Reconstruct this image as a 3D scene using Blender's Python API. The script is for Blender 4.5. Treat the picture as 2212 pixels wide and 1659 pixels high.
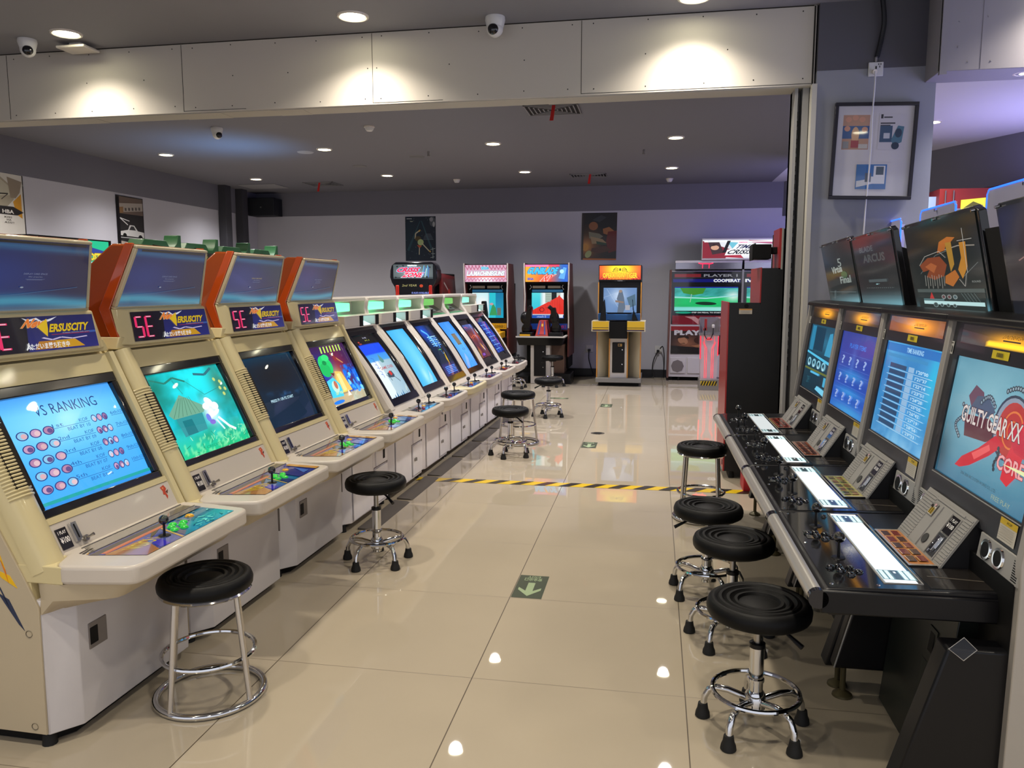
import bpy, bmesh, math, random
from mathutils import Vector, Matrix
random.seed(7)
for _o in list(bpy.data.objects): bpy.data.objects.remove(_o)
SC = bpy.context.scene
COL = SC.collection
# ------------------------------------------------------------------ camera
FPX = 1697.84
YAW, PITCH, ROLL = 0.17904, -0.122606, -0.000845
CAMH = 1.4891
cy_, sy_, cp_, sp_ = math.cos(YAW), math.sin(YAW), math.cos(PITCH), math.sin(PITCH)
_f = Vector((-sy_*cp_, cy_*cp_, sp_)); _r = Vector((cy_, sy_, 0)); _u = _r.cross(_f)
_r2 = _r*math.cos(ROLL)+_u*math.sin(ROLL); _u2 = _u*math.cos(ROLL)-_r*math.sin(ROLL)
cam = bpy.data.cameras.new('camera'); cam.sensor_width = 36; cam.lens = FPX/2212*36
cam.clip_start = .05; cam.clip_end = 60
camo = bpy.data.objects.new('camera', cam); COL.objects.link(camo)
camo.matrix_world = Matrix(((_r2.x,_u2.x,-_f.x,0),(_r2.y,_u2.y,-_f.y,0),(_r2.z,_u2.z,-_f.z,CAMH),(0,0,0,1)))
SC.camera = camo
# ------------------------------------------------------------------ world, view, lamps
w = bpy.data.worlds.new('world'); SC.world = w; w.use_nodes = True
w.node_tree.nodes['Background'].inputs[0].default_value = (.60,.62,.70,1)
w.node_tree.nodes['Background'].inputs[1].default_value = 1.15
SC.view_settings.view_transform = 'Standard'; SC.view_settings.look = 'None'
SC.view_settings.gamma = 1; SC.view_settings.use_curve_mapping = False
SC.view_settings.exposure = 0.3
try:
    SC.cycles.use_denoising = True; SC.cycles.sample_clamp_indirect = 4; SC.cycles.max_bounces = 7
    SC.cycles.diffuse_bounces = 4; SC.cycles.glossy_bounces = 4; SC.cycles.transmission_bounces = 6
    SC.cycles.caustics_reflective = False; SC.cycles.caustics_refractive = False; SC.cycles.use_light_tree = True
except Exception: pass
SPOT_W, SPOT_BACK = 11, 17          # watts of a downlight in the front hall and in the back hall
WARM, NEUT = (1,.90,.75), (1,.96,.94)
ZF, ZB = 3.345, 3.13              # ceiling heights
FRONT_LIGHTS = [(-4.30,5.37),(-2.09,5.40),(.21,5.46),(-4.3,3.2),(-2.07,3.2),(.21,3.25),(2.4,3.2),(-2.07,1.0),(.21,1.0),(2.4,1.0),(.21,-1.1),(-2.07,-1.1),(2.45,5.3)]
BACK_LIGHTS = [(x,y) for y in (7.15,9.12,11.38) for x in (-6.02,-3.93,-1.87,.19)]
def area(name, loc, size, watts, col, rot=(0,0,0), shape='SQUARE', sy=None, spread=math.pi):
    l = bpy.data.lights.new(name,'AREA'); l.shape = shape if sy is None else 'RECTANGLE'; l.size = size
    if sy: l.size_y = sy
    l.energy = watts; l.color = col; l.spread = spread
    o = bpy.data.objects.new(name,l); COL.objects.link(o); o.location = loc; o.rotation_euler = rot; return o
# purple LED strips of the hall to the right, shining at its white ceiling; an unseen blue light added behind the left row for the ceiling streak
area('purple_led_light', (4.0,8.0,2.0), 1.6, 33, (.45,.42,1.0), (math.pi,0,0))
area('purple_led_light', (2.9,5.3,2.1), 1.0, 16, (.45,.45,1.0), (math.pi,math.radians(-25),0))
area('purple_wash_light', (2.6,11.0,2.3), 1.0, 22, (.42,.38,1.0), (math.radians(70),0,math.radians(40)))
area('hidden_blue_light', (-4.6,8.7,1.9), .6, 4.5, (.25,.55,1.0), (math.radians(180),math.radians(-18),0), spread=math.radians(90))
# ------------------------------------------------------------------ colour and materials
def lin(c):
    f = lambda v: v/12.92 if v <= .04045 else ((v+.055)/1.055)**2.4
    return tuple(f(max(0,min(1,v))) for v in c[:3])
def h(s): s=s.lstrip('#'); return tuple(int(s[i:i+2],16)/255 for i in (0,2,4))
_M = {}
def mat(name, col=(.5,.5,.5), rough=.5, metal=0, emit=None, es=0, coat=0, bump=0, bscale=200, var=0, vscale=6, spec=.5, alpha=1, trans=0, ior=1.45):
    if name in _M: return _M[name]
    m = bpy.data.materials.new(name); m.use_nodes = True; nt = m.node_tree; b = nt.nodes['Principled BSDF']
    c = h(col) if isinstance(col,str) else col; c = lin(c)
    b.inputs['Base Color'].default_value = (*c,1); b.inputs['Roughness'].default_value = rough
    b.inputs['Metallic'].default_value = metal; b.inputs['Specular IOR Level'].default_value = spec
    b.inputs['Coat Weight'].default_value = coat; b.inputs['Coat Roughness'].default_value = .05
    b.inputs['Transmission Weight'].default_value = trans; b.inputs['IOR'].default_value = ior
    b.inputs['Alpha'].default_value = alpha
    if emit is not None:
        e = h(emit) if isinstance(emit,str) else emit
        b.inputs['Emission Color'].default_value = (*lin(e),1); b.inputs['Emission Strength'].default_value = es
    if var:
        tc = nt.nodes.new('ShaderNodeTexCoord'); n = nt.nodes.new('ShaderNodeTexNoise'); n.inputs['Scale'].default_value = vscale
        n.inputs['Detail'].default_value = 5; mx = nt.nodes.new('ShaderNodeMix'); mx.data_type='RGBA'
        mx.inputs[6].default_value = (*[v*(1-var) for v in c],1); mx.inputs[7].default_value = (*[min(1,v*(1+var*.6)) for v in c],1)
        nt.links.new(tc.outputs['Object'],n.inputs['Vector']); nt.links.new(n.outputs['Fac'],mx.inputs[0]); nt.links.new(mx.outputs[2],b.inputs['Base Color'])
    if bump:
        tc = nt.nodes.new('ShaderNodeTexCoord'); n = nt.nodes.new('ShaderNodeTexNoise'); n.inputs['Scale'].default_value = bscale
        bp = nt.nodes.new('ShaderNodeBump'); bp.inputs['Strength'].default_value = bump; bp.inputs['Distance'].default_value = .002
        nt.links.new(tc.outputs['Object'],n.inputs['Vector']); nt.links.new(n.outputs['Fac'],bp.inputs['Height']); nt.links.new(bp.outputs[0],b.inputs['Normal'])
    _M[name] = m; return m
def art_mat(name, es=0, rough=.25, coat=0, base=1.0):
    """picture surfaces: the printed or displayed picture is the mesh's own colour attribute"""
    if name in _M: return _M[name]
    m = bpy.data.materials.new(name); m.use_nodes = True; nt = m.node_tree; b = nt.nodes['Principled BSDF']
    a = nt.nodes.new('ShaderNodeAttribute'); a.attribute_name = 'Col'
    b.inputs['Roughness'].default_value = rough; b.inputs['Coat Weight'].default_value = coat; b.inputs['Coat Roughness'].default_value = .03
    b.inputs['Specular IOR Level'].default_value = .4
    if es: 
        nt.links.new(a.outputs['Color'],b.inputs['Emission Color']); b.inputs['Emission Strength'].default_value = es
        b.inputs['Base Color'].default_value = (.01,.01,.012,1)
    else: nt.links.new(a.outputs['Color'],b.inputs['Base Color'])
    _M[name] = m; return m
BEIGE = mat('aged_beige_plastic','cdbf92',.32,var=.05,vscale=4,coat=.2)
WHITE = mat('white_plastic','d6cfc6',.3,coat=.3,var=.03,vscale=8)
LILAC = mat('white_laminate','f0ecf0',.38,var=.06,vscale=9)
DECKW = mat('off_white_deck_plastic','c4bbb0',.35,var=.03,coat=.15)
GREYB = mat('grey_cabinet_steel','c8c4c6',.45,var=.08,vscale=5)
SIDEB = mat('beige_side_laminate','b8aa90',.5,var=.06,vscale=3)
ORANGE= mat('orange_gloss_plastic','b84c1a',.18,coat=.8)
ORANGE_SHADED = mat('shaded_orange_plastic','9a4616',.16,coat=1,var=.25,vscale=3)  # brown shading and dark reflections of the orange box put into its colour
BLACK = mat('black_plastic','0c0c0f',.35,spec=.35)
BLKG  = mat('black_gloss_bezel','101018',.14,coat=.5)
BLKM  = mat('black_matte','09090a',.6,spec=.25)
CHROME= mat('chrome','d8d8d8',.08,metal=1)
STEEL = mat('brushed_steel','a8a49e',.3,metal=1)
ALUP  = mat('silver_grey_plastic','9a9894',.4,metal=.1)
ALUL  = mat('pale_silver_aluminium','a9a49d',.4,metal=.3,var=.04)
VINYL = mat('black_vinyl','0a0a0b',.48,bump=.12,bscale=500,spec=.22)
RUBBER= mat('black_rubber','101010',.7)
DGREY = mat('dark_grey_paint','57565a',.7)
def lamp_mat(n,c,s): return mat(n,c,.4,emit=c,es=s)
SCR = art_mat('lit_picture_tube',1.05,.02,coat=0)
LCD = art_mat('lit_flat_screen',.78,.14,coat=.1)
SIGN= art_mat('backlit_sign_face',1.1,.2,coat=.3)
DIM = art_mat('dim_sign_face',.42,.1,coat=.25)
PRN = art_mat('printed_sheet',0,.3,coat=.15)
PRNG= art_mat('printed_under_clear_plate',0,.15,coat=.8)
# ------------------------------------------------------------------ mesh gatherer
class G:
    def __init__(s): s.v=[]; s.f=[]; s.m=[]
    def poly(s, pts, m=0):
        n=len(s.v); s.v += [tuple(p) for p in pts]; s.f.append(tuple(range(n,n+len(pts)))); s.m.append(m); return s
    def hexa(s, c, m=0):
        n=len(s.v); s.v += [tuple(p) for p in c]
        for q in ((0,3,2,1),(4,5,6,7),(0,1,5,4),(1,2,6,5),(2,3,7,6),(3,0,4,7)): s.f.append(tuple(n+i for i in q)); s.m.append(m)
        return s
    def box(s,x0,x1,y0,y1,z0,z1,m=0):
        return s.hexa([(x0,y0,z0),(x1,y0,z0),(x1,y1,z0),(x0,y1,z0),(x0,y0,z1),(x1,y0,z1),(x1,y1,z1),(x0,y1,z1)],m)
    def mbox(s,fn,a0,a1,b0,b1,c0,c1,m=0):
        return s.hexa([fn(*p) for p in [(a0,b0,c0),(a1,b0,c0),(a1,b1,c0),(a0,b1,c0),(a0,b0,c1),(a1,b0,c1),(a1,b1,c1),(a0,b1,c1)]],m)
    def loft(s, A, B, m=0, caps=True):
        n=len(s.v); k=len(A); s.v += [tuple(p) for p in A]+[tuple(p) for p in B]
        for i in range(k):
            j=(i+1)%k; s.f.append((n+i,n+j,n+k+j,n+k+i)); s.m.append(m)
        if caps: s.f.append(tuple(range(n,n+k))[::-1]); s.m.append(m); s.f.append(tuple(range(n+k,n+2*k))); s.m.append(m)
        return s
    def prism(s, prof, y0, y1, m=0):     # profile (x,z) extruded along y
        return s.loft([(x,y0,z) for x,z in prof],[(x,y1,z) for x,z in prof],m)
    def plan(s, out, z0, z1, m=0):       # outline (x,y) extruded along z
        return s.loft([(x,y,z0) for x,y in out],[(x,y,z1) for x,y in out],m)
    def lathe(s, prof, c=(0,0,0), seg=24, m=0, ax='z'):
        n=len(s.v); k=len(prof)
        for i in range(seg):
            a=2*math.pi*i/seg
            for r,z in prof:
                x,y = r*math.cos(a), r*math.sin(a)
                p = (x,y,z) if ax=='z' else ((z,x,y) if ax=='x' else (x,z,y))
                s.v.append((c[0]+p[0],c[1]+p[1],c[2]+p[2]))
        for i in range(seg):
            j=(i+1)%seg
            for t in range(k-1): s.f.append((n+i*k+t,n+j*k+t,n+j*k+t+1,n+i*k+t+1)); s.m.append(m)
        return s
    def tube(s, pts, r, seg=8, m=0, closed=False):
        P=[Vector(p) for p in pts]; n=len(s.v); K=len(P); rr = r if isinstance(r,(list,tuple)) else [r]*K
        up=None
        for i in range(K):
            if closed: t=(P[(i+1)%K]-P[i-1])
            else: t=P[min(i+1,K-1)]-P[max(i-1,0)]
            t.normalize()
            if up is None: up = Vector((0,0,1)) if abs(t.z)<.9 else Vector((1,0,0))
            a=t.cross(up)
            if a.length<1e-4: a=t.cross(Vector((0,1,0)))
            a.normalize(); b=t.cross(a); up = -b if b.length else up
            up = a.cross(t)
            for q in range(seg):
                an=2*math.pi*q/seg; s.v.append(tuple(P[i]+a*rr[i]*math.cos(an)+up*rr[i]*math.sin(an)))
        rng = K if closed else K-1
        for i in range(rng):
            j=(i+1)%K
            for q in range(seg):
                w_=(q+1)%seg; s.f.append((n+i*seg+q,n+i*seg+w_,n+j*seg+w_,n+j*seg+q)); s.m.append(m)
        if not closed:
            s.f.append(tuple(n+q for q in range(seg))[::-1]); s.m.append(m); s.f.append(tuple(n+(K-1)*seg+q for q in range(seg))); s.m.append(m)
        return s
    def cyl(s,p0,p1,r,seg=16,m=0,r1=None): return s.tube([p0,p1],[r,r if r1 is None else r1],seg,m)
    def ring(s,c,R,r,seg=36,ts=8,m=0): return s.tube([(c[0]+R*math.cos(2*math.pi*i/seg),c[1]+R*math.sin(2*math.pi*i/seg),c[2]) for i in range(seg)],r,ts,m,closed=True)
    def ball(s,c,r,m=0,seg=16,sz=1): 
        n=10; return s.lathe([(max(1e-4,r*math.sin(math.pi*i/n)),-r*sz*math.cos(math.pi*i/n)) for i in range(n+1)],c,seg,m)
_MESH = {}
def finish(me, ang=38):
    bm=bmesh.new(); bm.from_mesh(me); bmesh.ops.recalc_face_normals(bm,faces=bm.faces); bm.to_mesh(me); bm.free()
    me.polygons.foreach_set('use_smooth',[True]*len(me.polygons)); me.set_sharp_from_angle(angle=math.radians(ang)); me.update()
def obj(name, g, mats, parent=None, bevel=0, key=None, loc=None, rz=0, label=None, seg=2):
    if not isinstance(mats,(list,tuple)): mats=[mats]
    me = _MESH.get(key) if key else None
    if me is None:
        if callable(g): g = g()
        me = bpy.data.meshes.new(name); me.from_pydata(g.v,[],g.f)
        for m_ in mats: me.materials.append(m_)
        me.polygons.foreach_set('material_index',g.m); finish(me)
        if key: _MESH[key]=me
    o = bpy.data.objects.new(name,me); COL.objects.link(o)
    if parent: o.parent=parent
    if loc: o.location=loc
    if rz: o.rotation_euler=(0,0,rz)
    if bevel:
        b=o.modifiers.new('bevel','BEVEL'); b.width=bevel; b.segments=seg; b.limit_method='ANGLE'; b.angle_limit=math.radians(35); b.harden_normals=False
    if label: o['label']=label
    return o
def objs(name, gs, mats, parent, key=None, **kw):
    """several like pieces of one thing, each a part of its own"""
    return [obj(name, g_, mats, parent, key=(key+str(i_)) if key else None, **kw) for i_,g_ in enumerate(gs)]
def thing(name, label, cat, loc=(0,0,0), rz=0, group=None):
    o=bpy.data.objects.new(name,None); o.empty_display_size=.1; COL.objects.link(o); o.location=loc; o.rotation_euler=(0,0,rz)
    o['label']=label; o['category']=cat
    if group: o['group']=group
    return o
def tag(o,label,cat,group=None):
    o['label']=label; o['category']=cat
    if group: o['group']=group
    return o
def struct(o): o['kind']='structure'; return o
def dup(root, loc, rz=0, label=None, group=None):
    r=root.copy(); COL.objects.link(r); r.location=loc; r.rotation_euler=(0,0,rz)
    if label: r['label']=label
    if group: r['group']=group
    for ch in list(root.children):
        c=ch.copy(); COL.objects.link(c); c.parent=r
        for g_ in ch.children:
            d=g_.copy(); COL.objects.link(d); d.parent=c
    return r
# ------------------------------------------------------------------ pictures: printed or displayed graphics as one mesh
_TXT={}
def text_geo(s, bold=0.0, font=None):
    k=(s,round(bold,4))
    if k in _TXT: return _TXT[k]
    cu=bpy.data.curves.new('letters','FONT'); cu.body=s; cu.size=1; cu.resolution_u=2; cu.offset=bold; cu.fill_mode='FRONT'
    o=bpy.data.objects.new('letters',cu); COL.objects.link(o)
    bpy.context.view_layer.update()
    dg=bpy.context.evaluated_depsgraph_get(); me=bpy.data.meshes.new_from_object(o.evaluated_get(dg))
    vs=[v.co.copy() for v in me.vertices]; fs=[tuple(p.vertices) for p in me.polygons]
    bpy.data.objects.remove(o); bpy.data.curves.remove(cu); bpy.data.meshes.remove(me)
    bw=bh=1
    if vs:
        x0=min(v.x for v in vs);x1=max(v.x for v in vs);y0=min(v.y for v in vs);y1=max(v.y for v in vs)
        vs=[((v.x-x0)/max(1e-6,x1-x0),(v.y-y0)/max(1e-6,y1-y0)) for v in vs]; bw,bh=x1-x0,y1-y0
    _TXT[k]=(vs,fs,bw,bh); return _TXT[k]
def cut_to_grid(vs,fs,nx,ny):
    """cuts flat shapes along the grid of a curved picture so that they follow its curve"""
    bm=bmesh.new(); B=[bm.verts.new((x,y,0)) for x,y in vs]
    for f in fs:
        try: bm.faces.new([B[i] for i in f])
        except ValueError: pass
    bmesh.ops.triangulate(bm,faces=bm.faces)
    xs=[v.co.x for v in bm.verts]; ys=[v.co.y for v in bm.verts]
    for ax,n,lo,hi in ((0,nx,min(xs),max(xs)),(1,ny,min(ys),max(ys))):
        for i in range(1,n):
            c=i/n
            if lo<c<hi:
                co=(c,0,0) if ax==0 else (0,c,0); no=(1,0,0) if ax==0 else (0,1,0)
                bmesh.ops.bisect_plane(bm,geom=bm.verts[:]+bm.edges[:]+bm.faces[:],plane_co=co,plane_no=no,dist=1e-6)
    bm.verts.index_update(); o=([(v.co.x,v.co.y) for v in bm.verts],[tuple(v.index for v in f.verts) for f in bm.faces]); bm.free(); return o
class Art:
    """u,v in 0..1, v up. base(u,v)->colour on a grid, then crisp layers on top."""
    def __init__(s, base='000000', nx=2, ny=2):
        s.nx,s.ny=nx,ny; s.base = base; s.L=[]; s.k=1
    def _add(s,vs,fs,col): s.L.append((vs,fs,col,s.k)); s.k+=1; return s
    def poly(s,pts,col): return s._add(list(pts),[tuple(range(len(pts)))],col)
    def rect(s,x0,y0,x1,y1,col): return s.poly([(x0,y0),(x1,y0),(x1,y1),(x0,y1)],col)
    def ell(s,cx,cy,rx,ry,col,n=20,rot=0):
        c,d=math.cos(rot),math.sin(rot); P=[]
        for i in range(n):
            a=2*math.pi*i/n; x,y=rx*math.cos(a),ry*math.sin(a); P.append((cx+x*c-y*d,cy+x*d+y*c))
        return s.poly(P,col)
    def line(s,pts,w,col,asp=1.0):
        vs=[];fs=[]
        for (x0,y0),(x1,y1) in zip(pts,pts[1:]):
            dx,dy=(x1-x0)*asp,(y1-y0); l=math.hypot(dx,dy) or 1; nx_,ny_=-dy/l*w/2/asp,dx/l*w/2; n=len(vs)
            vs+=[(x0-nx_,y0-ny_),(x1-nx_,y1-ny_),(x1+nx_,y1+ny_),(x0+nx_,y0+ny_)]; fs.append((n,n+1,n+2,n+3))
        return s._add(vs,fs,col)
    def text(s,t,x0,y0,x1,y1,col,bold=0,shear=0,rot=0,out=None,ow=.03):
        vs,fs,bw,bh=text_geo(t,bold)
        if out:
            _,_,ow_,oh_=text_geo(t,bold+ow); ex=(x1-x0)*(ow_/bw-1)/2; ey=(y1-y0)*(oh_/bh-1)/2
            s.text(t,x0-ex,y0-ey,x1+ex,y1+ey,out,bold=bold+ow,shear=shear,rot=rot)
        W,H=x1-x0,y1-y0; cx,cy=(x0+x1)/2,(y0+y1)/2
        g=(bold if out is None else bold)*0
        P=[(x0+v[0]*W+shear*(v[1]-.5)*H,y0+v[1]*H) for v in vs]
        if rot: c,d=math.cos(rot),math.sin(rot); P=[(cx+(x-cx)*c-(y-cy)*d,cy+(x-cx)*d+(y-cy)*c) for x,y in P]
        return s._add(P,fs,col)
    def build(s,name,material,parent,mapf,label=None,thick=0,lay=.0005,key=None,curved=False):
        V=[];F=[];C=[]; lay=min(lay,.004/max(1,s.k))
        nx,ny=s.nx,s.ny
        for j in range(ny+1):
            for i in range(nx+1):
                u,v=i/nx,j/ny; V.append(tuple(mapf(u,v,0))); c=s.base(u,v) if callable(s.base) else (h(s.base) if isinstance(s.base,str) else s.base); C.append(c)
        for j in range(ny):
            for i in range(nx): a=j*(nx+1)+i; F.append((a,a+1,a+nx+2,a+nx+1))
        if thick:
            n=len(V); c0=C[0]
            P=[(0,0),(1,0),(1,1),(0,1)]
            V+=[tuple(mapf(u,v,0)) for u,v in P]+[tuple(mapf(u,v,-thick)) for u,v in P]; C+=[(.08,.08,.08)]*8
            for q in range(4): F.append((n+q,n+(q+1)%4,n+4+(q+1)%4,n+4+q))
            F.append((n+7,n+6,n+5,n+4))
        for vs,fs,col,k in s.L:
            if curved: vs,fs=cut_to_grid(vs,fs,nx,ny)
            n=len(V); c=h(col) if isinstance(col,str) else col
            V+=[tuple(mapf(u,v,k*lay)) for u,v in vs]; C+=[c]*len(vs); F+=[tuple(n+i for i in f) for f in fs]
        me=bpy.data.meshes.new(name); me.from_pydata(V,[],F); me.materials.append(material)
        ca=me.color_attributes.new('Col','FLOAT_COLOR','POINT')
        flat=[]
        for c in C: flat+=[*lin(c),1.0]
        ca.data.foreach_set('color',flat)
        if curved:
            me.polygons.foreach_set('use_smooth',[i_<nx*ny for i_ in range(len(F))])
        me.update()
        o=bpy.data.objects.new(name,me); COL.objects.link(o); o.parent=parent
        if label: o['label']=label
        return o
def quad(BL,BR,TR,TL):
    BL,BR,TR,TL=map(Vector,(BL,BR,TR,TL)); n=(BR-BL).cross(TL-BL).normalized()
    return lambda u,v,k: BL*(1-u)*(1-v)+BR*u*(1-v)+TR*u*v+TL*(1-u)*v+n*k
def mixc(a,b,t): a=h(a) if isinstance(a,str) else a; b=h(b) if isinstance(b,str) else b; t=max(0,min(1,t)); return tuple(x+(y-x)*t for x,y in zip(a,b))
def vn(x,y,s=0):
    """value noise 0..1"""
    def r(i,j): return (math.sin(i*127.1+j*311.7+s*74.7)*43758.5453)%1
    i,j=math.floor(x),math.floor(y); fx,fy=x-i,y-j; fx=fx*fx*(3-2*fx); fy=fy*fy*(3-2*fy)
    return (r(i,j)*(1-fx)+r(i+1,j)*fx)*(1-fy)+(r(i,j+1)*(1-fx)+r(i+1,j+1)*fx)*fy
def fb(x,y,s=0): return .55*vn(x,y,s)+.3*vn(2*x,2*y,s+1)+.15*vn(4*x,4*y,s+2)
def soft(u,v,cx,cy,rx,ry): 
    d=((u-cx)/rx)**2+((v-cy)/ry)**2; return math.exp(-d)
# ================================================================== the halls
def tile_floor():
    m=bpy.data.materials.new('polished_floor_tile'); m.use_nodes=True; nt=m.node_tree; b=nt.nodes['Principled BSDF']
    tc=nt.nodes.new('ShaderNodeTexCoord'); mp=nt.nodes.new('ShaderNodeMapping'); mp.inputs['Location'].default_value=(.661/.8,-2.784/.8,0); mp.inputs['Scale'].default_value=(1/.8,1/.8,1)
    nt.links.new(tc.outputs['Object'],mp.inputs['Vector'])
    sx=nt.nodes.new('ShaderNodeSeparateXYZ'); nt.links.new(mp.outputs[0],sx.inputs[0])
    def math_(op,a,bv=None):
        n=nt.nodes.new('ShaderNodeMath'); n.operation=op
        for i,x in enumerate((a,bv)):
            if x is None: continue
            if isinstance(x,(int,float)): n.inputs[i].default_value=x
            else: nt.links.new(x,n.inputs[i])
        return n.outputs[0]
    fx=math_('ABSOLUTE',math_('SUBTRACT',math_('FRACT',math_('ADD',sx.outputs[0],100.5)),.5))
    fy=math_('ABSOLUTE',math_('SUBTRACT',math_('FRACT',math_('ADD',sx.outputs[1],100.5)),.5))
    gx=math_('LESS_THAN',fx,.0026); gy=math_('MULTIPLY',math_('LESS_THAN',fy,.002),.7); g=math_('MAXIMUM',gx,gy)
    cell=nt.nodes.new('ShaderNodeVectorMath'); cell.operation='FLOOR'; nt.links.new(mp.outputs[0],cell.inputs[0])
    wn=nt.nodes.new('ShaderNodeTexWhiteNoise'); nt.links.new(cell.outputs[0],wn.inputs['Vector'])
    n=nt.nodes.new('ShaderNodeTexNoise'); n.inputs['Scale'].default_value=1.7; n.inputs['Detail'].default_value=6; nt.links.new(tc.outputs['Object'],n.inputs['Vector'])
    c1=nt.nodes.new('ShaderNodeMix'); c1.data_type='RGBA'; c1.inputs[6].default_value=(*lin(h('a79c89')),1); c1.inputs[7].default_value=(*lin(h('b6aa96')),1)
    s=math_('ADD',math_('MULTIPLY',n.outputs['Fac'],.75),math_('MULTIPLY',wn.outputs['Value'],.2)); nt.links.new(s,c1.inputs[0])
    c2=nt.nodes.new('ShaderNodeMix'); c2.data_type='RGBA'; c2.inputs[7].default_value=(*lin(h('4d4030')),1); nt.links.new(c1.outputs[2],c2.inputs[6]); nt.links.new(g,c2.inputs[0])
    nt.links.new(c2.outputs[2],b.inputs['Base Color'])
    n2=nt.nodes.new('ShaderNodeTexNoise'); n2.inputs['Scale'].default_value=3; nt.links.new(tc.outputs['Object'],n2.inputs['Vector'])
    r=math_('ADD',math_('MULTIPLY',n2.outputs['Fac'],.02),.012); r2=math_('ADD',r,math_('MULTIPLY',g,.5)); nt.links.new(r2,b.inputs['Roughness'])
    b.inputs['Specular IOR Level'].default_value=.62
    return m
FL=tile_floor()
WALLL=mat('light_grey_wall_paint','b8b8c2',.7,bump=.08,bscale=120)
WALLD=mat('dark_grey_wall_paint','70707a',.75,bump=.08,bscale=120)
CEILM=mat('dark_grey_ceiling_paint','6e6e78',.8,bump=.05,bscale=90)
CEILW=mat('white_ceiling_paint','c8c8d0',.8)
BOARD=mat('bare_plasterboard','c6c0b7',.85,var=.04,vscale=2,bump=.05,bscale=60)
COLM =mat('blue_grey_column_paint','8e9099',.7,bump=.1,bscale=80)
struct(obj('floor',G().box(-7.1,6,-3,13.3,-.1,0),FL))
struct(obj('ceiling',G().box(-7.1,6,-3,5.95,ZF,ZF+.1),mat('grey_ceiling_paint_front','85858c',.8)))
struct(obj('ceiling_back',G().loft([(-7.1,5.95,ZB),(1.77,5.95,ZB),(1.77,13.3,ZB),(-7.1,13.3,ZB)],[(-7.1,5.95,ZB+.1),(1.77,5.95,ZB+.1),(1.77,13.3,ZB+.1),(-7.1,13.3,ZB+.1)]),CEILM))
struct(obj('ceiling_right',G().box(1.77,6,5.95,13.3,ZB,ZB+.1),CEILW))
struct(obj('wall_back',G().box(-7.1,6,13.2,13.3,0,2.73).box(-7.1,6,13.18,13.3,2.73,ZB+.1,1),[WALLL,WALLD]))
struct(obj('wall_left',G().box(-7.1,-7,-3,13.2,0,2.73).box(-7.1,-6.985,-3,13.2,2.73,ZF,1),[WALLL,WALLD]))
struct(obj('wall_right',G().box(6,6.1,5.45,13.3,0,ZF),WALLL))
struct(obj('baseboard_back',G().box(-7,2.0,13.17,13.2,0,.13),mat('black_baseboard','16161a',.4)))
struct(obj('baseboard_left',G().box(-7,-6.97,5,13.17,0,.13),_M['black_baseboard']))
# diagonal bulkhead in the right hall
struct(obj('wall_bulkhead',G().loft([(1.95,13.19,2.6),(4.60,7.95,2.6),(4.72,8.0,2.6),(2.1,13.19,2.6)],[(1.95,13.19,ZB),(4.60,7.95,ZB),(4.72,8.0,ZB),(2.1,13.19,ZB)]),WALLD))
# beam across the hall, clad with bare board
beam=struct(obj('ceiling_beam',G().box(-7,1.02,5.75,5.97,2.83,ZF),BOARD,bevel=.003))
g=G()
for x in (-5.16,-3.62,-2.083,-.543): g.box(x-.0018,x+.0018,5.7485,5.76,2.84,3.335)
g.box(-7,1.0,5.7485,5.76,3.338,3.345)
g.box(-.54,1.0,5.7485,5.76,2.842,2.845).box(-2.08,-1.55,5.7485,5.76,2.842,2.845).box(-3.62,-3.1,5.7485,5.76,2.842,2.845).box(1.002,1.012,5.7485,5.76,2.83,3.34)
struct(obj('trim_1',g,mat('board_joint_gap','2a2622',.9)))
g=G()
for k,x in enumerate([-5.1,-4.75,-4.4,-4.05,-3.7,-3.54,-3.2,-2.85,-2.5,-2.15,-2.02,-1.65,-1.3,-.95,-.62,-.47,-.1,.3,.62,.95]):
    for z in (2.875,3.31): xx,zz=x+random.uniform(-.02,.02),z+random.uniform(-.008,.008); g.cyl((xx,5.7485,zz),(xx,5.752,zz),.0045,8)
for x in (-4.45,-3.95,-3.2,-2.75,-2.12,-2.05,-1.5,-.95,-.1,.45): g.cyl((x,5.7485,3.09),(x,5.752,3.09),.0045,8)
struct(obj('trim_2',g,mat('screw_head_dark','1c1a18',.6)))
g=G(); rr=random.Random(3)
x=-7
while x<1.0:
    w_=rr.uniform(.15,.5); g.box(x,min(1.0,x+w_),5.76,5.95,2.822+rr.uniform(0,.004),2.832); x+=w_
struct(obj('trim_3',g,mat('rough_plaster_edge','b5b0a6',.9)))
# second beam on the right of the column
struct(obj('ceiling_beam_right',G().box(1.70,6,5.45,5.75,2.81,ZF),mat('bare_board_cool','8f8c92',.85,var=.04),bevel=.004))
g=G().box(1.93,1.934,5.448,5.455,2.82,ZF).box(1.70,1.74,5.44,5.47,2.79,ZF)
for p in ((1.80,3.1),(1.80,2.95),(1.96,3.12),(1.99,2.86),(2.2,2.86),(1.86,2.86)): g.cyl((p[0],5.447,p[1]),(p[0],5.452,p[1]),.005,8)
struct(obj('trim_4',g,[_M['bare_board_cool']]))
# column with the framed prints
struct(obj('column',G().box(1.03,1.77,5.72,6.3,0,2.915).box(1.03,1.775,5.715,6.3,2.915,ZF,1).box(1.0,1.032,5.70,6.0,0,2.83,2),[COLM,mat('dark_column_paint','56555d',.75,bump=.1,bscale=80),mat('white_plaster_edge','bdbab2',.85,var=.04)]))
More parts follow.
